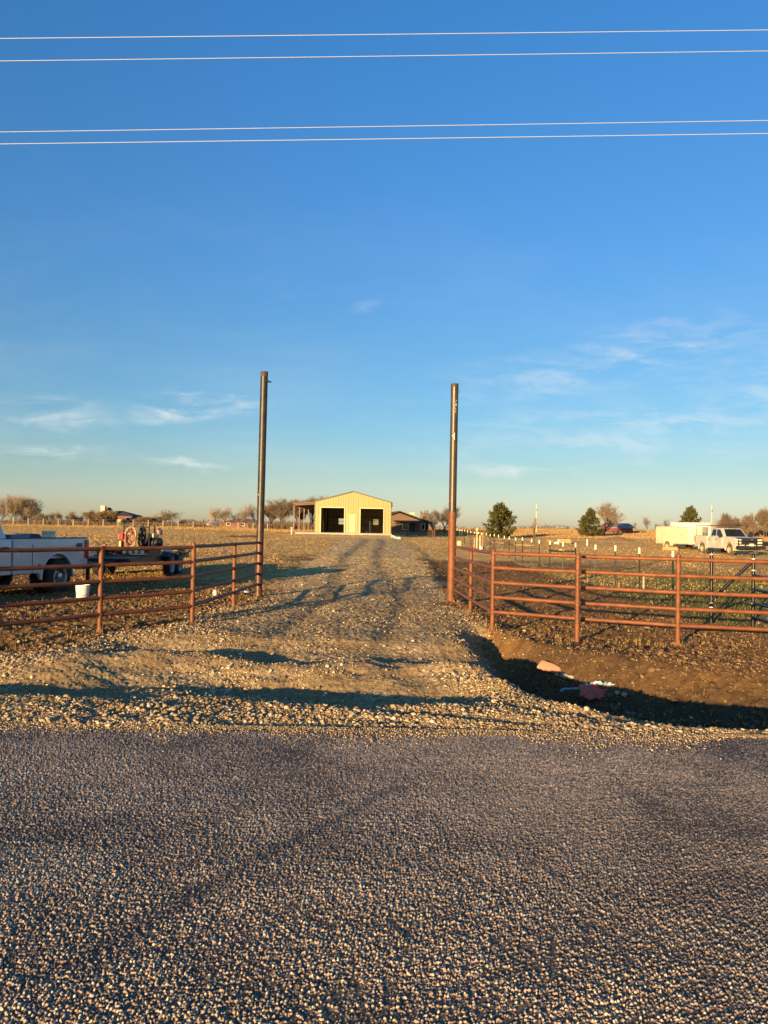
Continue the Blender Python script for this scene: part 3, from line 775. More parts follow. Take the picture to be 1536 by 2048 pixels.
for s in ([(28, H - 0.385), (6, H - 0.43)], [(8, H - 0.47), (24, H - 0.45), (30, H - 0.49), (20, H - 0.52), (8, H - 0.50), (8, H - 0.47)], [(2, H - 0.53), (2, H - 0.57), (26, H - 0.57)], [(6, H - 0.61), (28, H - 0.60)], [(0, H - 0.66), (20, H - 0.63)]):
    chalk(s).build('chalk_stroke', CHALK, rp)
c1_ = chalk([(8, H - 1.12), (0, H - 1.17), (4, H - 1.27)], 0.020, WHITE); c2_ = chalk([(0, H - 1.19), (-34, H - 1.18)], 0.018, WHITE); c1_.add(c2_.v, c2_.f)
c1_.build('white_paint_mark', WHITE, rp)
chalk([(-8, H - 0.30), (-9, H - 1.1)], 0.006).build('chalk_line', CHALK, rp)
chalk([(-9, H - 1.28), (-9, zP + 0.05)], 0.005).build('chalk_line', CHALK, rp)
MB().tube([(0.08, -0.01, H - 0.13), (0.10, -0.01, H - 0.14), (0.12, -0.01, H - 0.19)], 0.004, 6).tube([(0.08, 0, H - 0.19), (0.10, 0, H - 0.20)], 0.004, 6).build('wire_tie', BLACK, rp)
lean(rp, 0.002)

# black pipe brace and gate behind the right fence
bf = thing('black_pipe_brace', 'black pipe brace with diagonal strut and rails behind the rust red fence', 'fence brace')
b1, b2, b3 = (6.22, 14.6), (6.82, 14.2), (6.60, 11.2)
pipe_post(*b1, 1.28, bf, BLACK_PIPE, 0.032); pipe_post(*b2, 1.24, bf, BLACK_PIPE, 0.032); pipe_post(*b3, 1.24, bf, BLACK_PIPE, 0.032)
MB().tube([(*b1, 0.36), (*b2, 1.14)], 0.030, 14).build('diagonal_strut', BLACK_PIPE, bf, True)
pipe_rails(b2, b3, bf, [0.10 + 0.255 * k for k in range(5)], m=BLACK_PIPE, r=0.025)
BAND = mat('white band paint', (0.7, 0.66, 0.6), 0.5)
for (x, y), zs in ((b1, (0.30, 0.22, 1.22)), (b2, (0.34, 0.95, 1.16))):
    for z in zs: MB().lathe([(0.0335, z), (0.0335, z + 0.016)], (x, y, 0), 16, cap=False).build('white_band', BAND, bf, True)

# ------------------------------------------------------------------ T-posts
TP_GREEN = mat('dark green post paint', (0.010, 0.017, 0.008), 0.5)
TIP = mat('white post tip', (0.78, 0.72, 0.52), 0.5)
tp0 = thing('t_post', 'x', 't-post')
b = MB().box((0, -0.004, 0.50), (0.044, 0.008, 1.36)).box((0, 0.016, 0.50), (0.010, 0.036, 1.36))
for k in range(16): b.box((0, -0.010, 0.10 + 0.07 * k), (0.010, 0.008, 0.03))
b.build('shaft', TP_GREEN, tp0)
MB().box((0, -0.0045, 1.25), (0.050, 0.012, 0.165)).box((0, 0.0165, 1.25), (0.010, 0.034, 0.165)).build('white_tip', TIP, tp0, bevel=0.002, seg=1)
ORD = ['nearest', 'second', 'third', 'fourth', 'fifth', 'sixth', 'seventh', 'eighth', 'ninth', 'tenth', 'eleventh', 'twelfth', 'thirteenth', 'fourteenth', 'fifteenth', 'sixteenth', 'seventeenth', 'eighteenth', 'nineteenth', 'twentieth', 'twenty first', 'twenty second', 'twenty third', 'twenty fourth', 'twenty fifth', 'twenty sixth', 'twenty seventh']
for k in range(27):
    Y = 17.7 + 2.45 * k + random.uniform(-0.08, 0.08)
    X = 6.68 + min(k, 16) * 0.055 + random.uniform(-0.03, 0.03)
    if k == 2: X = 6.8
    o = tp0 if k == 0 else copy_tree(tp0)
    o.location = (X, Y, gz(X, Y) - (0.02 if k < 2 else random.uniform(0.0, 0.06)))
    o.rotation_euler = (R(random.uniform(-1.2, 1.2)), R(random.uniform(-1.3, 1.3)), R(random.uniform(-12, 12)))
    o['label'] = 'green steel T-post with white tip, ' + (ORD[k] + ' to the road' if k == 0 else ORD[k] + ' back from the rust red fence')
    o['group'] = 'T-posts in a row across the right field'

# ------------------------------------------------------------------ small things on the ground
def stake(px, py, h, label, m=WHITE, w=0.04, dark=False):
    p = hit(px, py); t = thing('wooden_stake', label, 'stake', p, R(15), 'marker stakes in the right field')
    MB().prism([(-w / 2, -0.1), (w / 2, -0.1), (w / 2, h * 0.93), (0.1 * w, h), (-w / 2, h * 0.97)], -w * 0.3, w * 0.3).build('shaft', m, t, bevel=0.003, seg=1)
    return t
stake(1287, 1181, 0.56, 'pale marker stake beside a T-post, nearest of the stakes', mat('bleached stake', (0.60, 0.48, 0.36), 0.8, var=0.3, vscale=20))
stake(1174, 1092, 0.66, 'white stake standing alone in the right field', WHITE, 0.09)
stake(1117, 1089, 0.50, 'white stake beside the yellow box in the field', WHITE, 0.09)
stake(903, 1087, 0.45, 'short pale stake just left of the right gate post', TIP, 0.06)

# white bucket by the pickup's rear wheel
p = hit(165, 1197)
bk = thing('bucket', 'white plastic bucket on the ground by the pickup wheel', 'bucket', p, R(10))
MB().lathe([(0.0, 0.0), (0.118, 0.0), (0.122, 0.01), (0.140, 0.235), (0.1395, 0.285), (0.134, 0.285), (0.131, 0.235), (0.113, 0.015), (0, 0.015)], (0, 0, 0), 32, cap=False).build('pail', mat('bucket plastic', (0.74, 0.70, 0.60), 0.4, var=0.06, vscale=6), bk, True)
MB().lathe([(0.139, 0.225), (0.147, 0.227), (0.147, 0.236), (0.140, 0.238)], (0, 0, 0), 32, cap=False).lathe([(0.139, 0.268), (0.149, 0.27), (0.149, 0.287), (0.139, 0.289)], (0, 0, 0), 32, cap=False).build('rim', WHITE, bk, True)
MB().tube([(0.143 * math.cos(a), 0.143 * math.sin(a), 0.225 - 0.15 * abs(math.sin(a)) ** 0.8) for a in np.linspace(math.pi, 2 * math.pi, 18)], 0.003, 6).build('handle', CHROME, bk, True)
b = MB()
for k, (dz_, w_) in enumerate(((0.165, 0.10), (0.135, 0.12), (0.112, 0.09), (0.090, 0.11))):
    r_ = 0.1205 + dz_ * 0.0795
    b.add([(r_ * 1.006 * math.sin(a), -r_ * 1.006 * math.cos(a), dz_ + s_) for s_ in (0, 0.004) for a in np.linspace(-w_ / r_ / 2, w_ / r_ / 2, 6)], [(i, i + 1, i + 7, i + 6) for i in range(5)])
b.build('printed_lines', mat('faded print', (0.34, 0.33, 0.36), 0.6), bk)
sp_ = MB().lathe([(0, 0), (0.012, 0), (0.010, 0.003)], (0, 0, 0), 10).build('dark_spot', BLACK, bk); sp_.location = (0.035, -0.1205, 0.075); sp_.rotation_euler = (R(90), 0, R(15))

def chunk(name, px, py, size, label, cat, m, seed, group=None):
    p = hit(px, py); r = np.random.default_rng(seed)
    bm = bmesh.new(); bmesh.ops.create_icosphere(bm, subdivisions=2, radius=0.5)
    for v in bm.verts:
        n = v.co.normalized(); q = max(abs(n.x), abs(n.y), abs(n.z)); s = 0.5 / q * 0.45 + 0.5 * 0.55
        v.co = Vector((n.x * size[0], n.y * size[1], n.z * size[2])) * s * (1 + r.uniform(-0.09, 0.09))
    me = bpy.data.meshes.new(name); bm.to_mesh(me); bm.free(); me.materials.append(m)
    o = bpy.data.objects.new(name, me); col.objects.link(o)
    o.location = p + Vector((0, 0, size[2] * 0.40)); o.rotation_euler = (r.uniform(-.15, .15), r.uniform(-.15, .15), r.uniform(0, 3))
    return tag(o, label, cat, group)
LUMP = mat('white broken concrete', (0.52, 0.50, 0.48), 0.8, var=0.2, vscale=14)
chunk('concrete_chunk', 430, 1191, (0.12, 0.09, 0.15), 'upright white concrete chunk, furthest from the left gate post', 'concrete chunk', LUMP, 1, 'white chunks by the left gate post')
chunk('concrete_chunk', 471, 1184, (0.13, 0.11, 0.10), 'grey white concrete chunk behind a fence post', 'concrete chunk', LUMP, 2, 'white chunks by the left gate post')
chunk('concrete_chunk', 494, 1187, (0.22, 0.14, 0.08), 'flat white concrete chunk nearest the left gate post', 'concrete chunk', LUMP, 3, 'white chunks by the left gate post')
# scattered larger rocks
ROCK = mat('pale rock', (0.42, 0.36, 0.26), 0.85, var=0.3, vscale=10)
for i, (px, py, s) in enumerate(((1114, 1352, .07), (1130, 1357, .13), (1141, 1360, .10), (1192, 1377, .09), (1234, 1391, .08), (1249, 1393, .09), (1308, 1457, .055), (806, 1424, .05), (930, 1431, .05), (345, 1424, .07))):
    names = ['small pale rock beside the salmon red clay slab', 'cream rock beside the salmon red clay slab', 'pale rock between the clay slab and the feed bag', 'grey rock just above the feed bag', 'grey rock right of the feed bag', 'larger grey rock right of the feed bag', 'lone pale rock at the road edge near the ditch', 'pale rock on the gravel in the middle of the road edge', 'small tan rock on the gravel right of the middle', 'cream rock on the gravel edge at left']
    chunk('rock', px, py, (s, s * .8, s * .6), names[i], 'rock', ROCK, 20 + i, 'loose rocks')

# salmon slab and torn bag on the drive's bank
p = hit(1100, 1352)
CLAY = mat('salmon clay', (0.52, 0.20, 0.12), 0.75, color2=(0.60, 0.27, 0.16), vscale=9, bump=0.3)
o = MB().prism([(-0.13, -0.045), (-0.05, -0.055), (0.145, -0.03), (0.15, 0.0), (0.02, 0.05), (-0.10, 0.055)], 0, 0.035, 'Z').build('clay_slab', CLAY, None, True, bevel=0.008)
tag(o, 'salmon red clay slab lying on the bank of the drive', 'clay slab'); o.location = p + Vector((0, 0, 0.10)); o.rotation_euler = (R(38), R(12), R(-18)); o.scale = (1.35, 1.35, 1.35)
p = hit(1186, 1398)
bag = thing('feed_bag', 'crumpled red and blue plastic bag half buried in the bank', 'bag', p + Vector((0.0, 0.0, 0.05)), R(-8)); bag.scale = (1.7, 1.4, 1.3)
def cloth(name, poly_u, poly_v, f, m, nu=22, nv=12):
    v = []; 
    for i in range(nu):
        for j in range(nv):
            u, w = i / (nu - 1), j / (nv - 1); v.append(f(u, w))
    fs = [(i * nv + j, (i + 1) * nv + j, (i + 1) * nv + j + 1, i * nv + j + 1) for i in range(nu - 1) for j in range(nv - 1)]
    o = MB().add(v, fs).build(name, m, bag, True)
    so = o.modifiers.new('s', 'SOLIDIFY'); so.thickness = 0.004
    return o
def crum(u, w, k): return 0.012 * math.sin(19 * u + 7 * w + k) + 0.009 * math.sin(31 * w - 11 * u + k) + 0.006 * math.sin(53 * u + 29 * w)
def red_f(u, w):      # lower red panel, turned to the road
    x = -0.10 + 0.29 * u; return (x, -0.055 + 0.085 * w - 0.05 * u, -0.02 + 0.115 * w * (1 - 0.45 * abs(u - 0.35)) + crum(u, w, 0) - 0.035 * u)
def blue_f(u, w):
    x = -0.06 + 0.34 * u; return (x + 0.01 * w, 0.025 + 0.13 * w - 0.05 * u - 0.04 * u * u, 0.075 + 0.045 * math.sin(math.pi * min(1, u * 1.1)) - 0.10 * w * w + crum(u, w, 2) - 0.06 * u ** 3 * 1.6)
def tail_f(u, w):
    return (-0.24 + 0.20 * u, 0.02 + 0.06 * w, 0.015 + 0.05 * u + crum(u, w, 5) * 0.7)
cloth('red_panel', 0, 0, red_f, mat('red woven plastic', (0.50, 0.06, 0.03), 0.5, color2=(0.62, 0.12, 0.06), vscale=14))
cloth('blue_panel', 0, 0, blue_f, mat('blue woven plastic', (0.14, 0.30, 0.52), 0.5, color2=(0.42, 0.52, 0.60), vscale=11))
cloth('torn_end', 0, 0, tail_f, mat('pale torn plastic', (0.34, 0.38, 0.40), 0.55, color2=(0.14, 0.15, 0.15), vscale=16), 12, 6)

# weeds at the road's edge, lower right
wx = np.array([hit(px, py).x for px, py in ((1385, 1450), (1390, 1452), (1470, 1446), (1480, 1450), (1530, 1440), (1505, 1447))])
wy = np.array([hit(px, py).y for px, py in ((1385, 1450), (1390, 1452), (1470, 1446), (1480, 1450), (1530, 1440), (1505, 1447))])
kx = np.repeat(wx, 3); ky = np.repeat(wy, 3)
ex_ = rng.uniform(3.15, 4.2, 60); ey_ = 6.62 + rng.normal(0, 0.07, 60) 
g = blades('weeds', np.concatenate([kx, ex_]), np.concatenate([ky, ey_]), np.concatenate([np.full(18, 0.10), rng.uniform(0.03, 0.07, 60)]), np.full(78, 0.006), 9,
           island_mat('weed blades', [(0, (0.05, 0.065, 0.02)), (0.6, (0.14, 0.14, 0.05)), (1, (0.30, 0.24, 0.12))]), 0.9)
g['kind'] = 'stuff'; g['label'] = 'straggling weeds on the lip of the ditch'
x, y = candidates(3200, 6.6, 16, 0.6, 1.2); k_ = (drive_d(x, y) < -0.7); x, y = x[k_], y[k_]
g = blades('dead_weeds', x, y, rng.uniform(0.03, 0.10, len(x)), np.full(len(x), 0.005), 5, DRY, 1.0); g['kind'] = 'stuff'; g['label'] = 'sparse dead weeds in the bare soil'
# weld beads where the rails meet the posts
BEAD = mat('weld bead', (0.12, 0.045, 0.02), 0.5)
for par_, line in ((rf, pR[:5]), (lf, pL[:4])):
    b = MB()
    for (x0, y0) in line:
        for z in RAILS:
            b.lathe([(0.036, -0.012), (0.0395, -0.004), (0.0395, 0.004), (0.036, 0.012)], (x0, y0, z + 0.031), 14, cap=False).lathe([(0.036, -0.012), (0.039, -0.004), (0.039, 0.004), (0.036, 0.012)], (x0, y0, z - 0.031), 14, cap=False)
    o_ = b.build('weld_beads', BEAD, par_, True); o_['kind'] = 'stuff'
fx, fy = [], []
for line in (pR, pL, [GL, pL[0]], [GR, pR[0]]):
    for (x0, y0), (x1, y1) in zip(line[:-1], line[1:]):
        n_ = int(9 * math.hypot(x1 - x0, y1 - y0)); t_ = rng.uniform(0, 1, n_) ** 1.0
        fx += list(x0 + (x1 - x0) * t_ + rng.normal(0, 0.10, n_)); fy += list(y0 + (y1 - y0) * t_ + rng.normal(0, 0.16, n_))
    for (x0, y0) in line: fx += list(x0 + rng.normal(0, 0.07, 7)); fy += list(y0 + rng.normal(0, 0.07, 7))
fx, fy = np.array(fx), np.array(fy)
g = blades('fence_weeds', fx, fy, rng.uniform(0.03, 0.16, len(fx)), np.full(len(fx), 0.004), 6, DRY, 0.8); g['kind'] = 'stuff'; g['label'] = 'dead weeds standing along the pipe fences'

# ------------------------------------------------------------------ power lines
LINE = mat('bare aluminium wire', (0.46, 0.49, 0.56), 0.45, metal=0.2)
for i, (yl, yr, Y, lb) in enumerate(((77, 60, 11.0, 'topmost power line crossing the sky'), (122, 102, 11.6, 'second power line from the top crossing the sky'), (264, 241, 11.6, 'third power line from the top crossing the sky'), (288, 267, 11.0, 'lowest power line crossing the sky'))):
    a = at(0, yl, Y * 1.022); b_ = at(1536, yr, Y * 0.978 if i < 2 else Y * 0.972)
    zc = (a.z + b_.z) / 2
    pts = []
    for t in np.linspace(-3.2, 4.2, 75):
        q = a.lerp(b_, t); q.z = a.z * (1 - t) + b_.z * t if False else a.z + (b_.z - a.z) * t + 0.010 * ((t - 0.5) ** 2 - 0.25); pts.append(q)
    MB().tube(pts, 0.0050, 6).build('power_line', LINE, None, True, tags=(lb, 'power line', 'power lines over the road'))
# ------------------------------------------------------------------ the metal barn
YB = 91.0
BX0, BX1 = xat(629, YB), xat(781.5, YB); BC = (BX0 + BX1) / 2
def barn_x(px): return xat(px, YB) - BC
ZS = 1.07; EAVE = 3.68; APEX = 4.90
CREAM = mat('cream metal siding', (0.285, 0.27, 0.105), 0.45, var=0.06, vscale=0.7)
CREAM_DOOR = mat('pale door paint', (0.42, 0.42, 0.22), 0.4)
TRIM = mat('bronze metal trim', (0.085, 0.075, 0.045), 0.5)
LINING = mat('grey insulation lining', (0.46, 0.39, 0.27), 0.7, var=0.25, vscale=0.8)
BROWN_STEEL = mat('red brown primed steel', (0.12, 0.068, 0.042), 0.6)
barn = thing('metal_barn', 'cream metal barn with two open bays at the end of the drive', 'barn', (BC, YB, ZS - 0.002))
W2 = (BX1 - BX0) / 2; DEP = 18.0
d1a, d1b, d1t = barn_x(641.5), barn_x(687.8), 2.93
d2a, d2b, d2t = barn_x(720.5), barn_x(766.2), 2.90
ma, mb_, mt = barn_x(696.5), barn_x(711.5), 2.12
def roof_z(x): return EAVE + (APEX - EAVE) * (1 - abs(x) / W2)
b = MB(); T = 0.12
for x0, x1, z0 in ((-W2, d1a, 0), (d1a, d1b, d1t), (d1b, ma, 0), (ma, mb_, mt), (mb_, d2a, 0), (d2a, d2b, d2t), (d2b, W2, 0)):
    poly = [(x0, z0), (x1, z0), (x1, roof_z(x1))]
    if x0 < 0 < x1: poly.append((0, APEX))
    poly.append((x0, roof_z(x0)))
    b.prism(poly, 0, T)
b.build('front_wall', CREAM, barn)
b = MB(); n = 30
for k in range(n + 1):
    x = -W2 + 0.05 + (2 * W2 - 0.1) * k / n
    z0 = 0
    for a_, c_, t_ in ((d1a, d1b, d1t), (d2a, d2b, d2t), (ma, mb_, mt)):
        if a_ - 0.03 < x < c_ + 0.03: z0 = t_ + 0.10
    b.box((x, -0.020, (z0 + roof_z(x) - 0.03) / 2), (0.06, 0.04, roof_z(x) - 0.03 - z0))
b.build('siding_ribs', CREAM, barn, bevel=0.006, seg=1)
# trims around the openings
for nm, a_, c_, t_ in (('bay_trim', d1a, d1b, d1t), ('bay_trim', d2a, d2b, d2t), ('door_trim', ma, mb_, mt)):
    f = MB().box((a_ - 0.05, -0.030, t_ / 2), (0.10, 0.07, t_)).box((c_ + 0.05, -0.030, t_ / 2), (0.10, 0.07, t_)).box(((a_ + c_) / 2, -0.031, t_ + 0.055), (c_ - a_ + 0.20, 0.07, 0.11))
    f.build(nm, CREAM_DOOR, barn)
dr_ = MB().box(((ma + mb_) / 2, 0.05, mt / 2), (mb_ - ma - 0.10, 0.05, mt - 0.06)).build('door', CREAM_DOOR, barn, bevel=0.01)
MB().box((ma + 0.12, 0.0, 1.0), (0.06, 0.06, 0.14)).build('door_handle', CHROME, dr_, bevel=0.01)
# side and back walls, open to the inside through the bays
wins = [(barn_x(768 + (677 - 768)), 1.14, 0)]
def back_x(px): return xat(px, YB + DEP) - BC
w1a, w1b = back_x(676.5), back_x(689.0); w2a, w2b = back_x(745.3), back_x(757)
wz0, wz1 = 1.05, 1.95
b = MB()
for x0, x1, segs in ((-W2, w1a, [(0, None)]), (w1a, w1b, [(0, wz0), (wz1, None)]), (w1b, w2a, [(0, None)]), (w2a, w2b, [(0, wz0), (wz1, None)]), (w2b, W2, [(0, None)])):
    for z0, z1 in segs:
        if z1 is None:
            poly = [(x0, z0), (x1, z0), (x1, roof_z(x1))] + ([(0, APEX)] if x0 < 0 < x1 else []) + [(x0, roof_z(x0))]
        else: poly = [(x0, z0), (x1, z0), (x1, z1), (x0, z1)]
        b.prism(poly, DEP - T, DEP)
b.build('back_wall', LINING, barn)
b = MB()
for s in (-1, 1): b.box((s * (W2 - T / 2), DEP / 2, EAVE / 2), (T, DEP - 2 * T - 0.01, EAVE))
sw = b.build('side_wall', CREAM, barn)
for s in (-1, 1):
    b = MB()
    for k in range(58): b.box((s * (W2 + 0.010), 0.15 + k * 0.305, EAVE / 2), (0.02, 0.045, EAVE - 0.02))
    b.build('side_ribs', CREAM, barn)
b = MB()
for s in (-1, 1): b.box((s * (W2 - T - 0.02), DEP / 2, EAVE / 2), (0.03, DEP - 2 * T - 0.1, EAVE - 0.05))
b.build('inner_lining', LINING, barn)
b = MB()
for z in (1.05, 2.15):       # girts on the back wall
    MB().box((0, DEP - T - 0.06, z + (0.02 if z > 2 else -0.06)), (2 * W2 - 0.4, 0.10, 0.07)).build('girt', BROWN_STEEL, barn)
for x in (-W2 + 0.25, 0, W2 - 0.25):
    for yy in (0.35, DEP / 3, 2 * DEP / 3, DEP - 0.3):
        if x != 0: MB().box((x, yy, roof_z(x) / 2 - 0.1), (0.15, 0.15, roof_z(x) - 0.25)).build('column', BROWN_STEEL, barn)
for a_, c_ in ((w1a, w1b), (w2a, w2b)):
    f = MB().box(((a_ + c_) / 2, DEP - T - 0.03, wz0), (c_ - a_ + 0.12, 0.05, 0.07)).box(((a_ + c_) / 2, DEP - T - 0.03, wz1), (c_ - a_ + 0.12, 0.05, 0.07)).box((a_, DEP - T - 0.03, 1.5), (0.07, 0.048, 0.97)).box((c_, DEP - T - 0.03, 1.5), (0.07, 0.048, 0.97)).box(((a_ + c_) / 2, DEP - T - 0.03, 1.5), (c_ - a_ - 0.08, 0.03, 0.04)).build('window_frame', TRIM, barn)
    gm = MATS.get('clear')
    if gm is None:
        gm = bpy.data.materials.new('clear pane'); gm.use_nodes = True; t_ = gm.node_tree; t_.nodes.clear()
        o_ = t_.nodes.new('ShaderNodeOutputMaterial'); mx_ = t_.nodes.new('ShaderNodeMixShader'); tr_ = t_.nodes.new('ShaderNodeBsdfTransparent'); gl_ = t_.nodes.new('ShaderNodeBsdfGlossy')
        gl_.inputs['Roughness'].default_value = 0.05; mx_.inputs[0].default_value = 0.12; tr_.inputs[0].default_value = (.85, .9, .9, 1)
        t_.links.new(tr_.outputs[0], mx_.inputs[1]); t_.links.new(gl_.outputs[0], mx_.inputs[2]); t_.links.new(mx_.outputs[0], o_.inputs[0]); MATS['clear'] = gm
    MB().box(((a_ + c_) / 2, DEP - T / 2, 1.5), (c_ - a_, 0.01, wz1 - wz0)).build('pane', gm, f)
# roof sheets, rake and corner trim
b = MB()
for s in (-1, 1):
    o1, o2 = s * (W2 + 0.14), 0
    z1_ = roof_z(W2) - (APEX - EAVE) / W2 * 0.14
    b.prism([(o1, z1_ + 0.005), (0, APEX + 0.005), (0, APEX + 0.065), (o1, z1_ + 0.065)], -0.10, DEP + 0.10)
b.build('roof', TRIM, barn)
b = MB()
for s in (-1, 1):
    o1 = s * (W2 + 0.15); z1_ = roof_z(W2) - (APEX - EAVE) / W2 * 0.15
    b.prism([(o1, z1_ - 0.05), (0, APEX - 0.05), (0, APEX + 0.075), (o1, z1_ + 0.075)], -0.135, -0.105)
b.build('rake_trim', TRIM, barn)
b = MB()
b.box((W2 + 0.13, DEP / 2, EAVE - 0.20), (0.12, DEP + 0.1, 0.24)).box((-W2 - 0.03, 0.03, EAVE / 2), (0.05, 0.16, EAVE - 0.1)).box((W2 + 0.03, 0.03, EAVE / 2 - 0.1), (0.05, 0.16, EAVE - 0.3))
b.build('eave_trim', TRIM, barn)
# lean-to on the left
LX = xat(586, YB) - BC
for k in range(4): MB().box((LX + 0.05, 0.3 + 5.75 * k, 1.62), (0.11, 0.11, 3.26)).build('canopy_post', mat('tan primed post', (0.20, 0.125, 0.08), 0.6), barn)
b = MB()
b.prism([(LX - 0.08, 3.30), (-W2 - 0.03, 3.48), (-W2 - 0.03, 3.62), (LX - 0.08, 3.44)], 0.02, DEP)
b.build('canopy_roof', BROWN_STEEL, barn)
b = MB()
for k in range(7): b.bar((LX, 0.2 + k * 2.9, 3.20), (-W2 - 0.04, 0.2 + k * 2.9, 3.38), 0.08, 0.16)
b.box((LX + 0.05, DEP / 2, 3.18), (0.1, DEP - 0.2, 0.16))
b.build('canopy_beams', BROWN_STEEL, barn)
slab = MB().box((BC - 1.05, YB + DEP / 2 - 0.35, ZS - 0.19), (2 * W2 + 2.35, DEP + 1.1, 0.36)).build('concrete_slab', CONCRETE, None, bevel=0.02)
tag(slab, 'pale concrete slab under the cream metal barn and its canopy', 'slab')
# posts inside and pipes beside it
o = MB().tube([(0, 0, 0), (0, 0, 1.42)], 0.06, 12).lathe([(0.06, 1.42), (0.05, 1.46), (0.0, 1.47)], (0, 0, 0), 12).build('bollard', WHITE, None, True, tags=('white bollard standing in the right barn bay', 'bollard')); o.location = (xat(739.5, YB + 3.0), YB + 3.0, ZS)
o = MB().tube([(0, 0, 0), (0, 0, 0.22)], 0.06, 12).lathe([(0.07, 0.20), (0.07, 0.25), (0.0, 0.26)], (0, 0, 0), 12).build('pipe_stub', WHITE, None, True, tags=('short white pipe stub on the floor of the right barn bay', 'pipe stub')); o.location = (xat(733, YB + 1.5), YB + 1.5, ZS)
o = MB().box((0, 0, 0.7), (0.12, 0.10, 1.4)).build('door_jack', WHITE, None, bevel=0.01, tags=('white upright post against the wall in the left barn bay', 'post')); o.location = (xat(646.5, YB + 5), YB + 5, ZS)
for px, py, h, lb in ((583, 1071, 0.82, 'taller pale pipe standing before the barn canopy'), (593.5, 1067, 0.50, 'shorter pale pipe standing at the canopy corner')):
    q = at(px, py, 89.6 if h > .6 else 90.6); z_ = gz(q.x, q.y)
    o = MB().tube([(0, 0, -0.1), (0, 0, h)], 0.07, 12).lathe([(0.085, h - 0.12), (0.085, h), (0.0, h + 0.01)], (0, 0, 0), 12).build('vent_pipe', TIP, None, True, tags=(lb, 'pipe', 'pale pipes by the canopy')); o.location = (q.x, q.y, max(z_, q.z))
for i, (px, py, s) in enumerate(((786, 1075, .5), (791, 1077, .45), (798, 1078.5, .5))):
    chunk('concrete_block', px, py, (s, s * .8, s * .55), ('pale block nearest the barn corner', 'middle pale block by the barn corner', 'pale block furthest from the barn corner')[i], 'block', LUMP, 60 + i, 'pale blocks by the barn corner')

# ------------------------------------------------------------------ wheels and vehicles
def wheel(parent, x, y, r, w, side, tm=RUBBER, rm=CHROME, deep=False, rr=0.55):
    """side=+1: outer face to +y"""
    s = side
    pr = [(r * rr, -w / 2), (r * 0.80, -w / 2 - 0.008), (r * 0.95, -w / 2 + 0.01), (r, -w / 2 + 0.04), (r, w / 2 - 0.04), (r * 0.95, w / 2 - 0.01), (r * 0.80, w / 2 + 0.008), (r * rr, w / 2), (r * rr, -w / 2)]
    b = MB().lathe(pr, (0, 0, 0), 40, 'Y', cap=False)
    for k in range(36):        # tread blocks
        a = 2 * math.pi * k / 36
        for q in (-1, 1): b.box((math.cos(a) * (r - 0.002), q * w * 0.28, math.sin(a) * (r - 0.002)), (0.022, w * 0.34, 0.045), ry=-a + q * 0.15)
    t = b.build('wheel', tm, parent, True); t.location = (x, y, r)
    R1 = r * rr
    if deep: pr = [(R1 + .008, w / 2 + .006), (R1 - .012, w / 2 + 0.004), (R1 - 0.03, w / 2 - 0.05), (R1 - 0.045, -0.02), (R1 * 0.72, -0.03), (R1 * 0.52, 0.035), (R1 * 0.34, 0.045), (R1 * 0.33, 0.11), (R1 * 0.10, 0.12), (0.0, 0.12)]
    else: pr = [(R1 + .008, w / 2 + .006), (R1 - .012, w / 2 + 0.004), (R1 - 0.03, w / 2 - 0.035), (R1 * 0.70, w / 2 - 0.075), (R1 * 0.55, w / 2 - 0.05), (R1 * 0.32, w / 2 - 0.035), (R1 * 0.30, w / 2 + 0.0), (0.0, w / 2 + 0.005)]
    b = MB().lathe([(q, s * z) for q, z in pr], (0, 0, 0), 32, 'Y', cap=False)
    rim = b.build('rim', rm, t, True)
    b = MB()
    zf = (-0.028 if deep else w / 2 - 0.070)
    for k in range(8):
        a = 2 * math.pi * (k + .5) / 8; c_ = (math.cos(a) * R1 * 0.70, s * (zf + 0.012), math.sin(a) * R1 * 0.70)
        b.lathe([(0.0, 0.0), (0.026, 0.0), (0.026, 0.004)], c_, 10, 'Y')
    b.build('vent_holes', BLACK, rim)
    b = MB()
    for k in range(8):
        a = 2 * math.pi * k / 8; rr_ = R1 * 0.42
        b.lathe([(0.012, 0), (0.012, s * 0.03), (0, s * 0.03)], (math.cos(a) * rr_, s * ((0.035 if deep else w / 2 - 0.048)), math.sin(a) * rr_), 8, 'Y')
    b.build('lug_nuts', CHROME, rim)
    return t
def arch(cx, cz, r, a0, a1, n=12):
    return [(cx + r * math.cos(R(a)), cz + r * math.sin(R(a))) for a in np.linspace(a0, a1, n)]
def quad_on(mbv, pts, off):
    """thin plate following 4+ points, pushed out along its normal"""
    P_ = [Vector(p) for p in pts]; nrm = (P_[1] - P_[0]).cross(P_[2] - P_[0]).normalized()
    n = len(P_); v = [p + nrm * off for p in P_] + [p - nrm * 0.01 for p in P_]
    return mbv.add(v, [tuple(range(n)), tuple(range(n, 2 * n))[::-1]] + [(i, (i + 1) % n, (i + 1) % n + n, i + n) for i in range(n)])
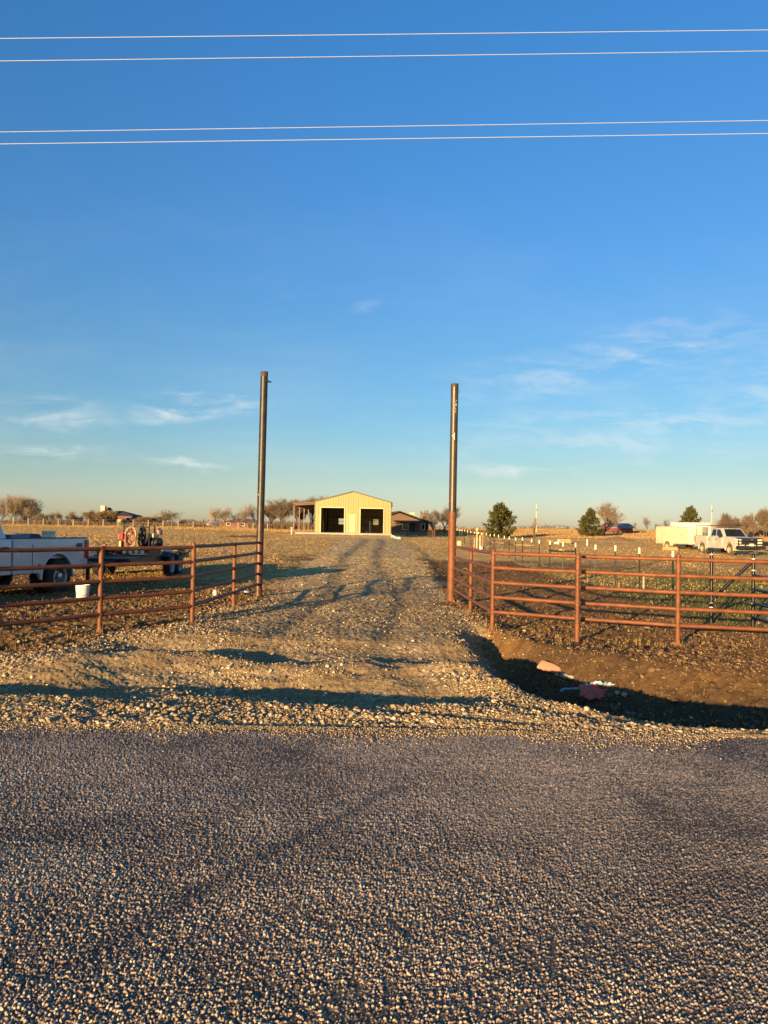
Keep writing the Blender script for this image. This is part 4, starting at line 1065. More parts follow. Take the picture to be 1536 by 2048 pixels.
def pickup(label, loc, rotz, paint, tyre, bed_len, r, rail, belt, roof, dually, rim_m, front_detail=True, group='pickup trucks'):
    t = thing('pickup_truck', label, 'pickup truck', loc, rotz, group)
    W = 0.99; xr = -3.05; xb = xr + bed_len; xw = xr + (1.15 if not dually else 1.05); xf = xb + 3.35 - 0.35; xn = xf + 0.92
    hood = belt + 0.03; az = r; ar = r + 0.12; sill = 0.48
    # cab and nose in one shell
    cowl = xb + 2.22
    poly = [(xb + 0.02, sill), (xb + 0.02, belt - 0.02), (cowl, belt), (cowl + 0.12, hood + 0.0), (xn - 0.35, hood - 0.05), (xn - 0.06, hood - 0.13), (xn, hood - 0.32), (xn - 0.02, 0.62), (xf + ar + 0.10, 0.50)]
    poly += arch(xf, az, ar, -8, 188, 14) + [(xf - ar - 0.08, sill)]
    MB().prism(poly, -W, W).build('cab_body', paint, t, True, bevel=0.045, seg=3)
    # liner that closes the wheel wells and underbody
    MB().box(((xr + xn) / 2, 0, 0.62), (xn - xr - 0.3, 1.30, 0.36)).box((xf, 0, 0.75), (1.2, 1.36, 0.55)).box((xw, 0, 0.70), (1.2, 1.15, 0.42)).build('underbody', BLACK, t)
    # greenhouse
    zb, zt = belt - 0.03, roof
    bx0, bx1, tx0, tx1 = xb + 0.06, cowl + 0.06, xb + 0.24, cowl - 0.62
    wb, wt = W - 0.07, W - 0.24
    v = [(bx0, -wb, zb), (bx1, -wb, zb), (bx1, wb, zb), (bx0, wb, zb), (tx0, -wt, zt), (tx1, -wt, zt - .02), (tx1, wt, zt - .02), (tx0, wt, zt)]
    MB().add(v, [(0,3,2,1),(4,5,6,7),(0,1,5,4),(1,2,6,5),(2,3,7,6),(3,0,4,7)]).build('cab_roof', paint, t, True, bevel=0.07, seg=3)
    def side_pt(u, w, s):      # u along x, w 0..1 up
        x0 = bx0 + (tx0 - bx0) * w; x1 = bx1 + (tx1 - bx1) * w
        return (x0 + (x1 - x0) * u, s * (wb + (wt - wb) * w), zb + (zt - zb) * w)
    for s in (-1, 1):
        for u0, u1, v1 in ((0.10, 0.44, 0.46), (0.50, 0.78, 0.93)):
            pts = [side_pt(u0, 0.14, s), side_pt(u1 + (0.12 if u1 > .7 else 0.01), 0.14, s), side_pt(u1 + (0.02 if u1 > .7 else 0), 0.84, s), side_pt(u0 + 0.02, 0.84, s)]
            if s > 0: pts = pts[::-1]
            quad_on(MB(), pts, 0.008).build('side_window', GLASS, t)
    def fp(u, w): # windshield plane
        yy = (wb + (wt - wb) * w) * (2 * u - 1); return (bx1 + (tx1 - bx1) * w, yy, zb + (zt - zb) * w)
    quad_on(MB(), [fp(.07, .10), fp(.93, .10), fp(.91, .88), fp(.09, .88)], 0.010).build('windshield', GLASS, t)
    def rp_(u, w):
        yy = (wb + (wt - wb) * w) * (2 * u - 1); return (bx0 + (tx0 - bx0) * w, yy, zb + (zt - zb) * w)
    quad_on(MB(), [rp_(.90, .22), rp_(.10, .22), rp_(.12, .82), rp_(.88, .82)], 0.008).build('rear_window', GLASS, t)
    # doors, as panels standing a hair proud of the shell
    for s in (-1, 1):
        for x0, x1, hx in ((xb + 0.10, xb + 1.02, xb + 0.24), (xb + 1.05, cowl - 0.02, xb + 1.20)):
            dpoly = [(x0, sill + 0.07), (x1, sill + 0.07), (x1, belt - 0.05), (x0, belt - 0.05)]
            d_ = MB().prism(dpoly, s * (W - 0.02), s * (W + 0.010)).build('door', paint, t, True, bevel=0.012, seg=2)
            MB().box((hx, s * (W + 0.026), belt - 0.20), (0.20, 0.03, 0.045)).build('handle', BLACK, d_, True, bevel=0.01)
        mz = belt + 0.12
        mb2 = MB().box((cowl - 0.10, s * (W + 0.20), mz), (0.12, 0.20, 0.30)).bar((cowl - 0.12, s * (W - 0.04), mz - 0.05), (cowl - 0.10, s * (W + 0.12), mz - 0.05), 0.05, 0.05)
        mb2.build('mirror', BLACK, t, True, bevel=0.03)
    # bed
    b = MB()
    for s in (-1, 1):
        poly = [(xr, 0.56), (xr, rail), (xb - 0.03, rail + 0.005), (xb - 0.03, sill), (xw + ar + 0.10, sill)] + arch(xw, az, ar, -6, 186, 14) + [(xw - ar - 0.06, 0.54)]
        b.prism(poly, s * W, s * (W - 0.10))
    b.box(((xr + xb) / 2 - 0.01, 0, 0.80), (bed_len - 0.14, 2 * W - 0.21, 0.05)).box((xb - 0.08, 0, (0.8 + rail) / 2 + 0.02), (0.05, 2 * W - 0.21, rail - 0.86))
    for s in (-1, 1): b.box((xw, s * 0.72, 0.93), (0.9, 0.28, 0.24))
    b.build('bed', paint, t, True, bevel=0.018, seg=2)
    MB().box((xr + 0.0, 0, (0.62 + rail) / 2 + 0.03), (0.07, 2 * W - 0.26, rail - 0.66)).build('tailgate', paint, t, True, bevel=0.02)
    MB().box((xr - 0.12, 0, 0.58), (0.22, 2 * W - 0.05, 0.18)).build('rear_bumper', CHROME if not dually else DARKGREY, t, True, bevel=0.03)
    b = MB()
    for s in (-1, 1): b.box(((xr + xb) / 2 - 0.01, s * (W - 0.05), rail + 0.012), (bed_len - 0.06, 0.11, 0.022))
    b.build('bed_rail_cap', BLACK, t, True, bevel=0.006)
    for s in (-1, 1):
        MB().box((xr + 0.045, s * (W - 0.04), rail - 0.26), (0.13, 0.13, 0.44)).build('tail_light', RED_LENS, t, True, bevel=0.02)
    # lip around each arch
    for s in (-1, 1):
        for cx, nm in ((xw, 'rear_fender'), (xf, 'front_fender')):
            out = 0.018
            ang0, ang1 = (-6, 186)
            inner = arch(cx, az, ar - 0.004, ang0, ang1, 18); outer = arch(cx, az, ar + (0.12 if out > .05 else 0.045), ang1, ang0, 18)
            MB().prism(inner + outer, s * (W - 0.03), s * (W + out)).build(nm, paint, t, True, bevel=0.015 if out < .05 else 0.05, seg=3)
    for s in (-1, 1):
        wheel(t, xf, s * (W - 0.13), r, 0.25, s, tyre, rim_m)
        if dually:
            wheel(t, xw, s * (W - 0.04), r, 0.22, s, tyre, rim_m, True); wheel(t, xw, s * (W - 0.34), r, 0.22, s, tyre, rim_m, True)
        else: wheel(t, xw, s * (W - 0.13), r, 0.25, s, tyre, rim_m)
    # nose
    MB().box((xn - 0.0, 0, hood - 0.33), (0.05, 1.20, 0.34)).build('grille', BLACK, t, True, bevel=0.02)
    b = MB()
    for k in range(3): b.box((xn + 0.03, 0, hood - 0.43 + k * 0.10), (0.03, 1.16, 0.022))
    b.build('grille_bars', DARKGREY, t)
    for s in (-1, 1):
        for k in range(2): MB().box((xn - 0.05, s * (W - 0.17), hood - 0.235 - k * 0.15), (0.14, 0.30, 0.115)).build('headlight', CLEAR_LENS, t, True, bevel=0.025)
    MB().box((xn + 0.10, 0, 0.60), (0.26, 2 * W - 0.02, 0.26)).build('front_bumper', BLACK, t, True, bevel=0.04)
    return t, dict(xr=xr, xb=xb, xw=xw, xf=xf, xn=xn, W=W, cowl=cowl, rail=rail, hood=hood, roof=roof, belt=belt)

# left: long bed dually, cut by the frame
dL = Vector((-0.27, -0.963, 0)).normalized(); rotL = math.atan2(dL.y, dL.x)
nL = Vector((-dL.y, dL.x, 0))      # its left side
cornerL = Vector((xat(176, 18.5, 1080), 18.5, 0))
origin = cornerL - nL * 0.99 + dL * 3.05
origin.z = 0.02
tl, I = pickup('white long bed pickup truck with twin rear wheels, cut by the left edge', origin, rotL, WHITE_PAINT, RUBBER, 2.46, 0.385, 1.235, 1.25, 1.88, True, CHROME)
# 4X4 lettering on the bed side, fuel flap, body seam and side lamp
cu = bpy.data.curves.new('t', 'FONT'); cu.body = '4X4'; cu.size = 0.13; cu.shear = 0.25; cu.extrude = 0.004; cu.align_x = 'CENTER'; cu.offset = 0.004
to = bpy.data.objects.new('t', cu); me = bpy.data.meshes.new_from_object(to); bpy.data.objects.remove(to)
me.materials.append(BLACK); lt = bpy.data.objects.new('lettering', me); col.objects.link(lt); lt.parent = tl
lt.location = (I['xr'] + 0.33, I['W'] + 0.006, 1.03); lt.rotation_euler = (R(90), 0, R(180)); lt['label'] = 'black 4X4 lettering on the bed side'
MB().box((I['xw'] + 0.82, I['W'] + 0.003, 0.80), (0.012, 0.008, 0.62)).build('body_seam', DARKGREY, tl)
MB().prism([(0, 0), (0.30, 0.0), (0.30, 0.22), (0, 0.22)], 0, 0.008).build('fuel_flap', WHITE_PAINT, tl, bevel=0.01).location = (I['xb'] - 0.55, I['W'] - 0.001, 0.78)
MB().box((I['xw'] + 0.60, I['W'] + 0.006, 0.66), (0.07, 0.012, 0.03)).build('side_marker', DARKGREY, tl)
MB().lathe([(0, 0), (0.016, 0), (0.014, 0.008)], (0, 0, 0), 12, 'Y').build('side_marker', RED_LENS, tl).location = (I['xr'] + 0.22, I['W'] + 0.001, 0.72)
DIRT = mat('road grime', (0.24, 0.215, 0.18), 0.8, color2=(0.36, 0.34, 0.31), vscale=3)
MB().tube([(I['xr'] - 0.2, 0, 0.48), (I['xr'] - 0.5, 0, 0.5)], 0.04, 10).build('hitch', BLACK, tl, True)
# load in the bed
def bedpt(x, y, z): return tl_m @ Vector((x, y, z))
tl_m = Matrix.Translation(origin) @ Matrix.Rotation(rotL, 4, 'Z')
def in_bed(bd, name, m, label, cat, x, y, z, rz=0, **k):
    o = bd.build(name, m, None, **k); o.matrix_world = tl_m @ Matrix.Translation((x, y, z)) @ Matrix.Rotation(rz, 4, 'Z'); return tag(o, label, cat)
rz_ = I['rail']
in_bed(MB().box((0, 0, 0.22), (0.55, 1.5, 0.44)).box((0, 0, 0.455), (0.58, 1.54, 0.03)), 'tool_box', mat('grey toolbox', (0.22, 0.25, 0.29), 0.4, metal=0.4), 'grey tool box across the front of the pickup bed', 'tool box', I['xb'] - 0.50, 0, 0.83 + 0.02, 0, bevel=0.02)
in_bed(MB().prism([(-0.6, 0), (0.55, 0), (0.5, 0.16), (-0.1, 0.34), (-0.5, 0.10)], -0.3, 0.3), 'canvas_tarp', mat('dark tarp', (0.05, 0.055, 0.065), 0.7, var=0.4, vscale=5), 'dark folded tarp heaped in the pickup bed', 'tarp', I['xb'] - 1.15, 0.3, 1.0, 0.2, bevel=0.05, smooth=True)
in_bed(MB().box((0, 0, 0.26), (0.26, 0.20, 0.52)).box((0, 0, 0.545), (0.28, 0.22, 0.05)), 'cooler_jug', mat('cream plastic', (0.70, 0.60, 0.34), 0.5), 'cream coloured jug showing above the bed side', 'jug', I['xb'] - 1.62, 0.55, 0.83, 0.2, bevel=0.03, smooth=True)
in_bed(MB().tube([(-0.5, 0, 0.05), (0.2, 0.05, 0.42), (0.55, 0.05, 0.40)], 0.03, 8).tube([(-0.4, 0.2, 0.05), (0.35, 0.2, 0.43)], 0.025, 8), 'pipe_lengths', BLACK, 'dark pipe lengths leaning out of the pickup bed', 'pipes', I['xb'] - 1.5, -0.2, 0.86, 0.0, smooth=True)

# right: crew cab with a ladder rack and brush guard
hR = R(-84.5); fR = Vector((math.cos(hR), math.sin(hR), 0))
oR = Vector((25.85, 57.9, 0)); oR.z = gz(25.6, 57.5) 
q = at(1440, 1106, 57.9)
tr, J = pickup('dusty white crew cab pickup with black brush guard and ladder rack', oR, hR, DUSTY_WHITE, DUSTY_RUBBER, 2.02, 0.42, 1.40, 1.34, 2.0, False, mat('dusty rim', (0.40, 0.33, 0.22), 0.6))
bgd = MB()
for s in (-1, 1):
    bgd.box((J['xn'] + 0.22, s * 0.42, 0.90), (0.08, 0.06, 0.78)).box((J['xn'] + 0.20, s * 0.92, 0.86), (0.06, 0.05, 0.62))
for z in (0.66, 0.86, 1.06, 1.26): bgd.tube([(J['xn'] + 0.0, -1.0, z), (J['xn'] + 0.2, -0.92, z), (J['xn'] + 0.24, 0, z), (J['xn'] + 0.2, 0.92, z), (J['xn'] + 0.0, 1.0, z)], 0.028, 8)
bgd.box((J['xn'] + 0.2, 0, 0.60), (0.30, 2.06, 0.22))
bgd.build('brush_guard', BLACK, tr, True)
MB().box((J['xn'] + 0.29, 0, 0.80), (0.012, 0.32, 0.17)).build('licence_plate', mat('plate', (0.75, 0.68, 0.42), 0.5), tr, bevel=0.004)
MB().lathe([(0, 0), (0.06, 0), (0.05, 0.02)], (0, 0, 0), 14, 'X').build('tow_hook', CHROME, tr).location = (J['xn'] + 0.34, 0.0, 1.16)
b = MB()
zr = 2.18
for s in (-1, 1):
    for x_ in (J['xr'] + 0.15, J['xb'] - 0.15): b.tube([(x_, s * 0.93, J['rail']), (x_, s * 0.88, zr)], 0.028, 8)
    b.tube([(J['xr'] - 0.05, s * 0.88, zr), (J['cowl'] + 0.15, s * 0.88, zr)], 0.030, 8)
for x_ in (J['xr'] + 0.15, J['xb'] - 0.15, J['xb'] + 0.9, J['cowl'] - 0.3): b.tube([(x_, -0.90, zr), (x_, 0.90, zr)], 0.026, 8)
b.build('ladder_rack', BROWN_STEEL, tr, True)
# the coil of tools on the rack
o = MB().box((0, 0, 0), (1.7, 0.30, 0.07)).box((0, 0.18, 0.02), (2.3, 0.05, 0.05)).box((0.2, -0.2, 0.01), (2.4, 0.04, 0.05)).build('ladder', DARKGREY, None, tags=('dark ladder lying on the pickup rack', 'ladder'))
o.matrix_world = Matrix.Translation(oR) @ Matrix.Rotation(hR, 4, 'Z') @ Matrix.Translation((0.3, 0.2, zr + 0.07))

# ------------------------------------------------------------------ enclosed trailers, right
def box_trailer(label, loc, rz, L, Wd, H0, H1, paint, name='cargo_trailer', ramp=True, wheels=True):
    t = thing(name, label, 'trailer', loc, rz)
    z0 = H0
    MB().prism([(-L / 2, -Wd / 2), (L / 2 - 0.45, -Wd / 2), (L / 2, 0), (L / 2 - 0.45, Wd / 2), (-L / 2, Wd / 2)], z0, H1, 'Z').build('body', paint, t, True, bevel=0.05, seg=2)
    b = MB()
    for s in (-1, 1):
        for k in range(9): b.box((-L / 2 + 0.3 + k * (L - 0.9) / 8, s * (Wd / 2 + 0.004), (z0 + H1) / 2), (0.02, 0.012, H1 - z0 - 0.14))
        b.box((-0.2, s * (Wd / 2 + 0.006), H1 - 0.05), (L - 0.55, 0.02, 0.06)).box((-0.2, s * (Wd / 2 + 0.006), z0 + 0.06), (L - 0.55, 0.02, 0.08))
    b.build('seam_trim', mat('trailer trim', (0.42, 0.36, 0.24), 0.5), t)
    for s in (-1, 1):
        dd_ = MB().box((L / 2 - 1.05, s * (Wd / 2 + 0.010), (z0 + H1) / 2 - 0.04), (0.72, 0.02, H1 - z0 - 0.30)).build('side_door', paint, t, bevel=0.008)
        MB().box((L / 2 - 1.34, s * (Wd / 2 + 0.035), (z0 + H1) / 2), (0.05, 0.03, 0.16)).build('latch', DARKGREY, dd_)
    if wheels:
        for s in (-1, 1):
            wheel(t, -L * 0.12, s * (Wd / 2 + 0.13), 0.34, 0.2, s, DUSTY_RUBBER, MATS['dusty rim'])
            inner = arch(-L * 0.12, 0.34, 0.42, 0, 180, 14); outer = arch(-L * 0.12, 0.34, 0.47, 180, 0, 14)
            MB().prism(inner + outer, s * (Wd / 2 - 0.02), s * (Wd / 2 + 0.26)).build('fender', paint, t, True)
    MB().bar((L / 2 - 0.1, 0, 0.5), (L / 2 + 1.0, 0, 0.46), 0.12, 0.12).bar((L / 2 - 0.3, -Wd / 2 + .2, 0.5), (L / 2 + 0.8, 0, 0.46), 0.08, 0.1).bar((L / 2 - 0.3, Wd / 2 - .2, 0.5), (L / 2 + 0.8, 0, 0.46), 0.08, 0.1).build('tongue', BLACK, t)
    MB().box((-L / 2 + 0.02, 0, (z0 + H1) / 2), (0.05, Wd - 0.16, H1 - z0 - 0.12)).build('rear_door', paint, t, bevel=0.01)
    return t
CREAMY = mat('cream trailer skin', (0.66, 0.58, 0.40), 0.4, color2=(0.54, 0.45, 0.29), vscale=0.9)
q = at(1367, 1097, 66); zt_ = gz(q.x, 66)
box_trailer('cream cargo trailer hitched behind the dusty white pickup', (xat(1366, 67.0), 67.0, gz(q.x, 66.0)), R(-70), 4.6, 2.0, 0.50, 2.02, CREAMY)
q = at(1380, 1060, 80)
box_trailer('taller cream trailer with dark roof edge standing behind the cargo trailer', (xat(1387, 79), 79, gz(q.x, 79)), R(-25), 4.2, 2.2, 0.6, 2.35, CREAMY, 'cargo_trailer')
# black tractor-like thing at the right border: a small utility trailer tongue and wheel
q = hit(1540, 1106); ut = thing('utility_trailer', 'black utility trailer beside the dusty pickup, cut by the right edge', 'trailer', (q.x + 1.0, q.y, q.z), R(8))
MB().box((0, 0, 0.62), (2.4, 1.6, 0.12)).box((0, 0.78, 0.78), (2.4, 0.05, 0.24)).box((0, -0.78, 0.78), (2.4, 0.05, 0.24)).build('bed_frame', BLACK, ut, bevel=0.01)
for s in (-1, 1): wheel(ut, -0.2, s * 0.93, 0.33, 0.2, s, RUBBER, DARKGREY)
MB().box((-0.2, -0.93, 0.72), (0.85, 0.26, 0.03)).box((-0.2, 0.93, 0.72), (0.85, 0.26, 0.03)).build('fender', BLACK, ut)

# ------------------------------------------------------------------ black tandem flatbed and its load, left
hx, hy = -7.72, 19.25
ft = thing('flatbed_trailer', 'black tandem axle flatbed trailer behind the white pickup', 'trailer', (hx, hy, 0.03), R(-90.5), None)
L0, L1 = -1.3, -7.3
b = MB()
for s in (-1, 1): b.box(((L0 + L1) / 2, s * 0.93, 0.56), (L0 - L1, 0.08, 0.16))
for k in range(10): b.box((L0 - 0.1 - k * (L0 - L1 - 0.2) / 9, 0, 0.55), (0.07, 1.80, 0.10))
b.bar((0.0, 0, 0.5), (L0, 0.6, 0.55), 0.10, 0.13).bar((0.0, 0, 0.5), (L0, -0.6, 0.55), 0.10, 0.13)
b.build('frame', BLACK, ft)
b = MB()
for k in range(11): b.box(((L0 + L1) / 2, -0.90 + k * 0.18, 0.665), (L0 - L1 - 0.02, 0.165, 0.045))
b.build('deck_boards', mat('grey deck boards', (0.20, 0.19, 0.17), 0.7, var=0.4, vscale=2), ft)
for s in (-1, 1):
    for xx in (-4.55, -5.45): wheel(ft, xx, s * 1.08, 0.36, 0.2, s, RUBBER, mat('grey trailer rim', (0.36, 0.38, 0.42), 0.35, metal=0.3), False, 0.62)
    MB().prism([(-5.95, 0.62), (-5.82, 0.80), (-5.5, 0.84), (-4.5, 0.84), (-4.18, 0.80), (-4.05, 0.62), (-4.08, 0.62), (-4.2, 0.77), (-4.5, 0.81), (-5.5, 0.81), (-5.8, 0.77), (-5.92, 0.62)], s * 0.97, s * 1.22).build('fender', mat('black fender', (0.03, 0.033, 0.04), 0.25), ft, True)
MB().box((L1 - 0.02, 0, 0.60), (0.06, 1.9, 0.22)).box((L1 - 0.35, 0.6, 0.68), (0.7, 0.5, 0.08)).box((L1 - 0.35, -0.6, 0.68), (0.7, 0.5, 0.08)).build('ramps', BLACK, ft)
MB().tube([(0.05, 0, 0.50), (0.16, 0, 0.50)], 0.05, 10).box((-0.6, 0.12, 0.3), (0.08, 0.08, 0.55)).build('coupler', BLACK, ft)
ft_m = Matrix.Translation((hx, hy, 0.03)) @ Matrix.Rotation(R(-90.5), 4, 'Z')
def on_ft(px, depth):      # a point on the deck below a pixel column, at a depth
    return Vector((xat(px, depth, 1080), depth, 0.72))
def fin(name, label, cat, p, rz=0.0, group=None): return thing(name, label, cat, p, rz, group)
# skid that carries the hose rack
sk = fin('equipment_skid', 'rusty steel skid with tanks under it on the flatbed trailer', 'skid', on_ft(278, 21.9), R(-8))
MB().box((0, 0, 0.21), (1.05, 0.75, 0.03)).box((-0.48, 0, 0.10), (0.06, 0.72, 0.20)).box((0.48, 0, 0.10), (0.06, 0.72, 0.20)).box((0, -0.35, 0.02), (1.05, 0.05, 0.05)).build('base_frame', RUST, sk)
for k in range(4): MB().tube([(-0.30 + k * 0.18, -0.28, 0.11), (-0.30 + k * 0.18, 0.1, 0.11)], 0.055, 12).build('small_tank', WHITE, sk, True, bevel=0.0)
b = MB()
for x_ in (-0.46, 0.10, 0.30): b.tube([(x_, 0.0, 0.22), (x_, 0.0, 0.90)], 0.018, 8)
b.tube([(-0.46, 0, 0.82), (0.30, 0, 0.82)], 0.016, 8)
b.build('hose_rack', BLACK, sk, True)
def coil(name, label, px, Y, zc, rad, n, m, hose, seed, tilt, sq=1.0, loose=0.03, m2=None):
    r = random.Random(seed); p = Vector((xat(px, Y, 1075), Y, zc))
    t = thing(name, label, 'hose', p, tilt, 'hose coils on the trailer rack')
    for which, mm in ((0, m), (1, m2 or m)):
        pts = []
        for k in range(n * 22 // 2 + 1):
            a = 2 * math.pi * k / 22; q_ = 0.5 * (1 + math.sin(a * 0.37 + seed + which * 2))
            rr_ = rad * (0.42 + 0.60 * q_) + loose * math.sin(a * 2.3 + seed + which)
            pts.append((rr_ * math.cos(a) * sq, -0.09 + 0.18 * ((k * 0.031 + which * .5) % 1) + 0.012 * math.sin(a * 1.7), rr_ * math.sin(a) - 0.06 * rad * math.cos(a * 0.31)))
        MB().tube(pts, hose, 8).build('hose_loops', mm, t, True)
    return t
COPPER = mat('faded red hose', (0.42, 0.12, 0.08), 0.6, var=0.3, vscale=7); TANH = mat('tan hose', (0.42, 0.30, 0.18), 0.6, var=0.3, vscale=7)
coil('hose_coil', 'coiled red and tan hose hung on the trailer rack', 260, 21.55, 1.235, 0.285, 12, COPPER, 0.017, 3, R(22), sq=0.55, m2=TANH)
coil('hose_coil', 'coiled dark olive hose hung beside the red one', 285, 21.9, 1.255, 0.26, 12, mat('olive hose', (0.075, 0.07, 0.04), 0.6, var=0.4, vscale=7), 0.018, 8, R(28), sq=0.42, m2=BLACK)
# pump engine with its pale tank
pe = fin('pump_engine', 'black pump engine with a cream tank at the rear of the load', 'engine', on_ft(306, 22.2) + Vector((0, 0, 0.20)), R(-20))
MB().tube([(-0.26, 0, 0.17), (0.24, 0, 0.17)], [0.15, 0.15], 20).box((0, 0, 0.03), (0.5, 0.34, 0.05)).tube([(0.24, 0, 0.17), (0.30, 0, 0.17)], [0.11, 0.05], 16).build('engine_block', BLACK, pe, True)
MB().box((-0.05, -0.02, 0.37), (0.38, 0.26, 0.13)).build('fuel_tank', mat('cream tank', (0.70, 0.60, 0.28), 0.4), pe, True, bevel=0.05, seg=3)
MB().tube([(-0.02, 0.1, 0.4), (-0.02, 0.1, 0.62), (-0.08, 0.1, 0.66)], 0.022, 10).build('exhaust', DARKGREY, pe, True)
MB().box((0.12, 0.12, 0.46), (0.14, 0.12, 0.14)).lathe([(0.05, 0), (0.05, 0.07), (0.0, 0.07)], (0.14, 0.1, 0.53), 12).build('air_filter', mat('pinkish plastic', (0.35, 0.2, 0.16), 0.6), pe, True, bevel=0.01)
rb = fin('gas_can', 'bright red box standing left of the red hose coil', 'box', on_ft(242.5, 21.5) + Vector((0, 0, 0.20)), R(8))
MB().box((0, 0, 0.35), (0.13, 0.20, 0.16)).build('red_case', mat('bright red plastic', (0.50, 0.02, 0.02), 0.4), rb, bevel=0.015)
MB().box((0.0, 0, 0.14), (0.09, 0.12, 0.27)).build('stand', RUST, rb)
MB().box((-0.0, -0.14, 0.12), (0.06, 0.06, 0.20)).build('yellow_bottle', mat('yellow bottle', (0.65, 0.50, 0.16), 0.5), rb, bevel=0.015)
pw = fin('pressure_washer', 'small pump with a cream knob near the front of the flatbed', 'pump', on_ft(207, 20.9) + Vector((0, 0, -0.02)), R(-6))
MB().box((0.05, 0, 0.06), (0.48, 0.34, 0.04)).box((0.0, 0, 0.17), (0.24, 0.22, 0.18)).tube([(0.1, 0, 0.2), (0.34, 0, 0.22)], [0.07, 0.05], 14).tube([(-0.05, 0.06, 0.28), (0.05, 0.06, 0.34)], 0.03, 10).build('pump_body', BLACK, pw, True)
MB().lathe([(0.0, -0.06), (0.045, -0.05), (0.075, 0), (0.06, 0.05), (0.03, 0.07), (0.0, 0.075)], (-0.16, -0.05, 0.19), 16).build('tank', mat('cream tank2', (0.70, 0.62, 0.30), 0.4), pw, True)
MB().box((0.04, 0.0, 0.33), (0.10, 0.10, 0.04)).build('red_cap', mat('dull red', (0.3, 0.03, 0.03), 0.5), pw, bevel=0.01)
wb = fin('lumber_ramp', 'tan board leaning from the deck towards the hose rack', 'board', on_ft(235, 21.1) + Vector((0, 0, 0.0)), R(-5))
MB().bar((-0.24, 0, 0.06), (0.20, 0, 0.20), 0.30, 0.03).build('board', WOOD, wb)
# ------------------------------------------------------------------ trees
def seg_mesh(segs, n):
    """vectorised tapered tubes: rows of x0 y0 z0 x1 y1 z1 r0 r1"""
    s = np.asarray(segs, float); a, b = s[:, 0:3], s[:, 3:6]
    d = b - a; L = np.linalg.norm(d, axis=1, keepdims=True); d = d / np.maximum(L, 1e-6)
    ref = np.where(np.abs(d[:, 2:3]) < 0.9, np.array([[0, 0, 1.0]]), np.array([[1.0, 0, 0]]))
    x = np.cross(d, ref); x /= np.linalg.norm(x, axis=1, keepdims=True); y = np.cross(d, x)
    ang = np.arange(n) * 2 * np.pi / n; c, sn = np.cos(ang), np.sin(ang)
    ring = x[:, None, :] * c[None, :, None] + y[:, None, :] * sn[None, :, None]
    v = np.concatenate([a[:, None] + ring * s[:, 6][:, None, None], b[:, None] + ring * s[:, 7][:, None, None]], 1)
    i = np.arange(n); q = np.stack([i, (i + 1) % n, (i + 1) % n + n, i + n], -1)
    f = q[None] + (np.arange(len(s)) * 2 * n)[:, None, None]
    return v.reshape(-1, 3), f.reshape(-1, 4)
def bare_tree(label, loc, H, Wd, seed, trunk_h=0.13, stems=1, levels=5, twig=TWIG, bark=BARK, lean_=(0.0, 0.0), spread=0.5, kids=3, group='bare winter trees', rtw=0.013, up=0.55, name='bare_tree'):
    r = random.Random(seed); segs = [[], []]
    def grow(p, d, L, rad, lvl):
        n = 3 if lvl < 2 else 2
        q = p; dd_ = d
        for k in range(n):
            dn = (dd_ + Vector((r.uniform(-1, 1), r.uniform(-1, 1), r.uniform(-.5, 1))) * 0.20 + Vector((lean_[0], lean_[1], up)) * 0.10).normalized()
            q2 = q + dn * L / n
            r0 = rad * (1 - 0.35 * k / n); r1 = rad * (1 - 0.35 * (k + 1) / n)
            segs[0 if lvl < 2 else 1].append((*q, *q2, max(r0, rtw * .6), max(r1, rtw * .5)))
            if lvl < levels and (k > 0 or lvl > 0):
                for _ in range(1 if lvl < 2 else (1 if r.random() < .75 else 2)):
                    ax = Vector((r.uniform(-1, 1), r.uniform(-1, 1), r.uniform(-.3, .8)))
                    nd = (dn + ax.normalized() * (spread + 0.25)).normalized()
                    grow(q2, nd, L * r.uniform(0.60, 0.85), r1 * 0.55, lvl + 1)
            q, dd_ = q2, dn
        if lvl < levels:
            for _ in range(kids - 1):
                ax = Vector((r.uniform(-1, 1), r.uniform(-1, 1), r.uniform(-.2, .6)))
                nd = (dd_ + ax.normalized() * spread).normalized()
                grow(q, nd, L * r.uniform(0.70, 0.95), rad * 0.6, lvl + 1)
    for s in range(stems):
        a = 2 * math.pi * s / max(stems, 1) + r.random(); k = 0.0 if stems == 1 else 0.45
        grow(Vector((0.15 * math.cos(a) * (stems > 1), 0.15 * math.sin(a) * (stems > 1), -0.2)), Vector((k * math.cos(a) + lean_[0], k * math.sin(a) + lean_[1], 1)).normalized(), H * trunk_h * (1 if stems == 1 else 1.3), H * 0.030 / math.sqrt(stems), 0)
    al = np.array(segs[0] + segs[1]); zm = max(al[:, 5].max(), 0.1); zs = H / zm
    xm = np.percentile(np.abs(al[:, 3]), 99.5); ks = (Wd / 2) / xm
    t = thing(name, label, 'tree', loc, r.uniform(0, 0.4), group)
    for k, (nm, m, ns) in enumerate((('trunk', bark, 7), ('crown', twig, 3))):
        s = np.array(segs[k]); s[:, [2, 5]] *= zs; s[:, [0, 3]] *= ks; s[:, [1, 4]] *= ks
        v, f = seg_mesh(s, ns); link_mesh(nm, v, f, m, t, smooth=(k == 0))
    return t
